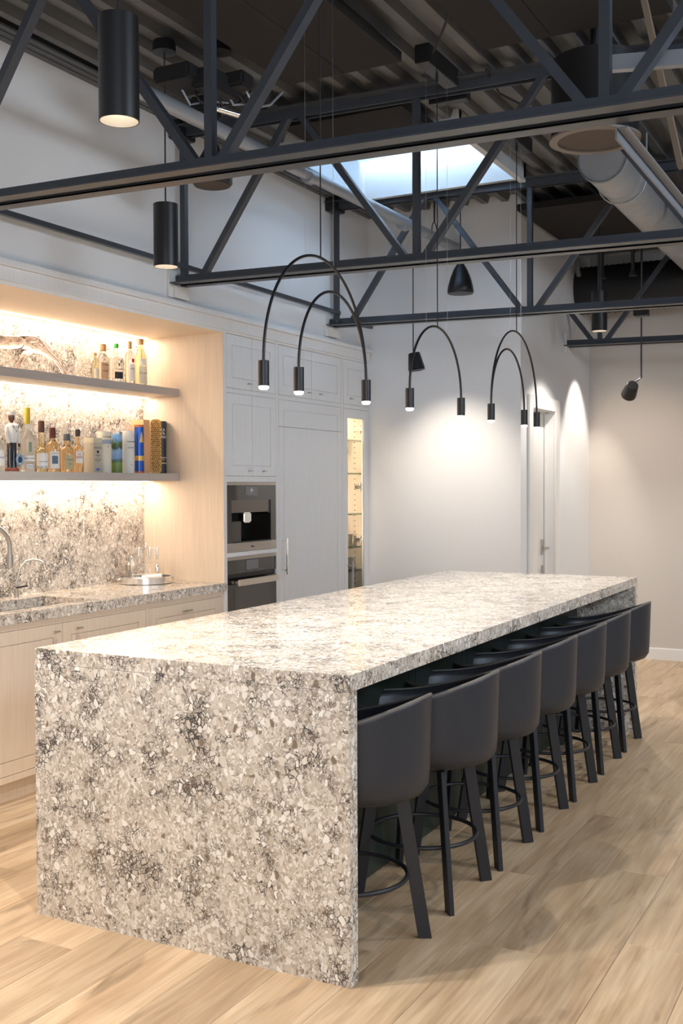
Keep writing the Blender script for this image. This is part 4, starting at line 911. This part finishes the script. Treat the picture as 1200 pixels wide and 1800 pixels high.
for j in range(26):
    for i_ in range(5):
        u = (i_ - 2) * .0118 + (.006 if j % 2 else 0) + rr.uniform(-.001, .001); v = .016 + j * .0119
        if abs(u) > .027: continue
        if (v < .02 or v > .312) and abs(u) > .015: continue
        R_ = rr.uniform(.0032, .0047); a0 = rr.uniform(0, 1)
        V = [b.bm.verts.new(loc_pt(u + R_ * math.cos(a0 + 2 * PI * q / 6), v + R_ * 1.1 * math.sin(a0 + 2 * PI * q / 6), .0224)) for q in range(6)]
        b._f(V)
o = b.build('cut_outs', HOLE, t); o['kind'] = 'stuff'
kav = simple('black_tin', (.022, .024, .024), .35)
t = tube_tin(5.392, .034, .322, 'tall black tube lettered KAVALAN, rightmost on the shelf', kav, kav, [('KA', .026, .268, INKW), ('VA', .026, .246, INKW), ('LAN', .026, .224, INKW), ('WHISKY', .011, .085, GOLD)], [(.060, .068, simple('tin_gold_line', (.5, .4, .2), .4)), (.096, .100, INKW)], ang=-.55)

# ------------------------------------------------------------------ bar tool tray
tx, ty, tz = -4.085, 5.215, .889
t = thing('serving_tray', (tx, ty, tz), 'round polished silver tray with two small handles on the bar worktop', 'tray')
MB().lathe([(0, .004), (.150, .004), (.150, .042), (.153, .044), (.156, .042), (.156, .004), (.150, 0), (0, 0)], (tx, ty, tz), 56).build('tray_body', CHROME, t, smooth=True)
for s in (-1, 1):
    dv = Vector((.66, .75, 0)) * s; n_ = Vector((-dv.y, dv.x, 0))
    pp = [Vector((tx, ty, tz + .03)) + dv * (.150 + .030 * math.sin(a)) + n_ * (.030 * math.cos(a)) for a in [PI * k / 10 for k in range(11)]]
    MB().tube(pp, .004, 8).build('handle', CHROME, t, smooth=True)
RV = Vector((.885, .466, 0))
def tp(u, v, h): return Vector((tx, ty, tz + .005)) + RV * u + Vector((-.466, .885, 0)) * v + Vector((0, 0, h))
t = thing('jigger', tp(-.075, -.02, 0), 'double-cone steel jigger on a spring stand, left on the tray', 'bar tool')
MB().lathe([(0, .05), (.008, .06), (.022, .118), (.022, .155), (.018, .16), (0, .155)], tp(-.075, -.02, 0), 20).build('cup', CHROME, t, smooth=True)
c = tp(-.075, -.02, 0); MB().tube([(c.x + .011 * math.cos(a), c.y + .011 * math.sin(a), c.z + .002 + .055 * a / (12 * PI)) for a in [12 * PI * k / 120 for k in range(121)]], .0022, 6).build('spring', CHROME, t, smooth=True)
MB().tube([tp(-.115, -.02, .128), tp(-.045, -.02, .128)], .003, 8).build('cross_arm', CHROME, t)
t = thing('corkscrew_stand', tp(.0, .02, 0), 'polished stand carrying hanging bar tools on the silver tray', 'bar tool')
MB().lathe([(0, 0), (.04, 0), (.04, .004), (.008, .010), (.005, .02), (.005, .205), (.010, .212), (.004, .222), (.010, .232), (0, .240)], tp(.0, .02, 0), 20).build('post', CHROME, t, smooth=True)
MB().tube([tp(-.055, .02, .205), tp(.07, .02, .205)], .0028, 8).build('cross_bar', CHROME, t)
def hang(u, lb, kind):
    t = thing(kind, tp(u, .02, .05), lb, 'bar tool'); c = tp(u, .02, 0)
    MB().lathe([(0, .215), (.006, .213), (.009, .20), (.0075, .185), (.0095, .175), (.0065, .14), (.0085, .115), (.004, .108), (0, .107)], c, 16).build('grip', CHROME, t, smooth=True)
    if kind == 'corkscrew': MB().tube([(c.x + .006 * math.cos(a), c.y + .006 * math.sin(a), c.z + .108 - .05 * a / (8 * PI)) for a in [8 * PI * k / 80 for k in range(81)]], .0016, 6).build('worm', CHROME, t, smooth=True)
    elif kind == 'bottle_opener': MB().tube([tp(u + .014 * math.cos(a), .02, .088 + .02 * math.sin(a)) for a in [2 * PI * k / 20 for k in range(20)]], .003, 8, closed=True).build('loop', CHROME, t, smooth=True)
    else: MB().lathe([(0, .05), (.010, .055), (.016, .075), (.010, .098), (.004, .108), (0, .108)], c, 16).build('strainer_head', CHROME, t, smooth=True)
hang(-.045, 'chrome bottle opener hanging left of the stand post', 'bottle_opener'); hang(.022, 'chrome ice tong grip hanging just right of the stand post', 'corkscrew'); hang(.066, 'chrome strainer hanging at the right of the tray stand', 'strainer')
t = thing('cocktail_shaker', tp(-.055, .03, 0), 'tall pale steel shaker cup at the back left of the tray', 'bar tool')
MB().lathe([(0, 0), (.022, 0), (.026, .10), (.028, .105), (.018, .12), (.012, .13), (.012, .15), (0, .152)], tp(-.10, .03, 0), 24).build('shaker_body', NICKEL, t, smooth=True)
t = thing('folded_napkin', tp(.045, -.06, 0), 'rolled white cloth lying on the silver tray', 'napkin')
MB().tube([tp(-.01, -.075, .035), tp(.05, -.07, .038), (tp(.105, -.055, .043))], [.013, .015, .014], 16).build('cloth_roll', simple('white_linen', (.85, .84, .82), .8, bump=.4, scale=60), t, smooth=True)

bpy.context.view_layer.update()
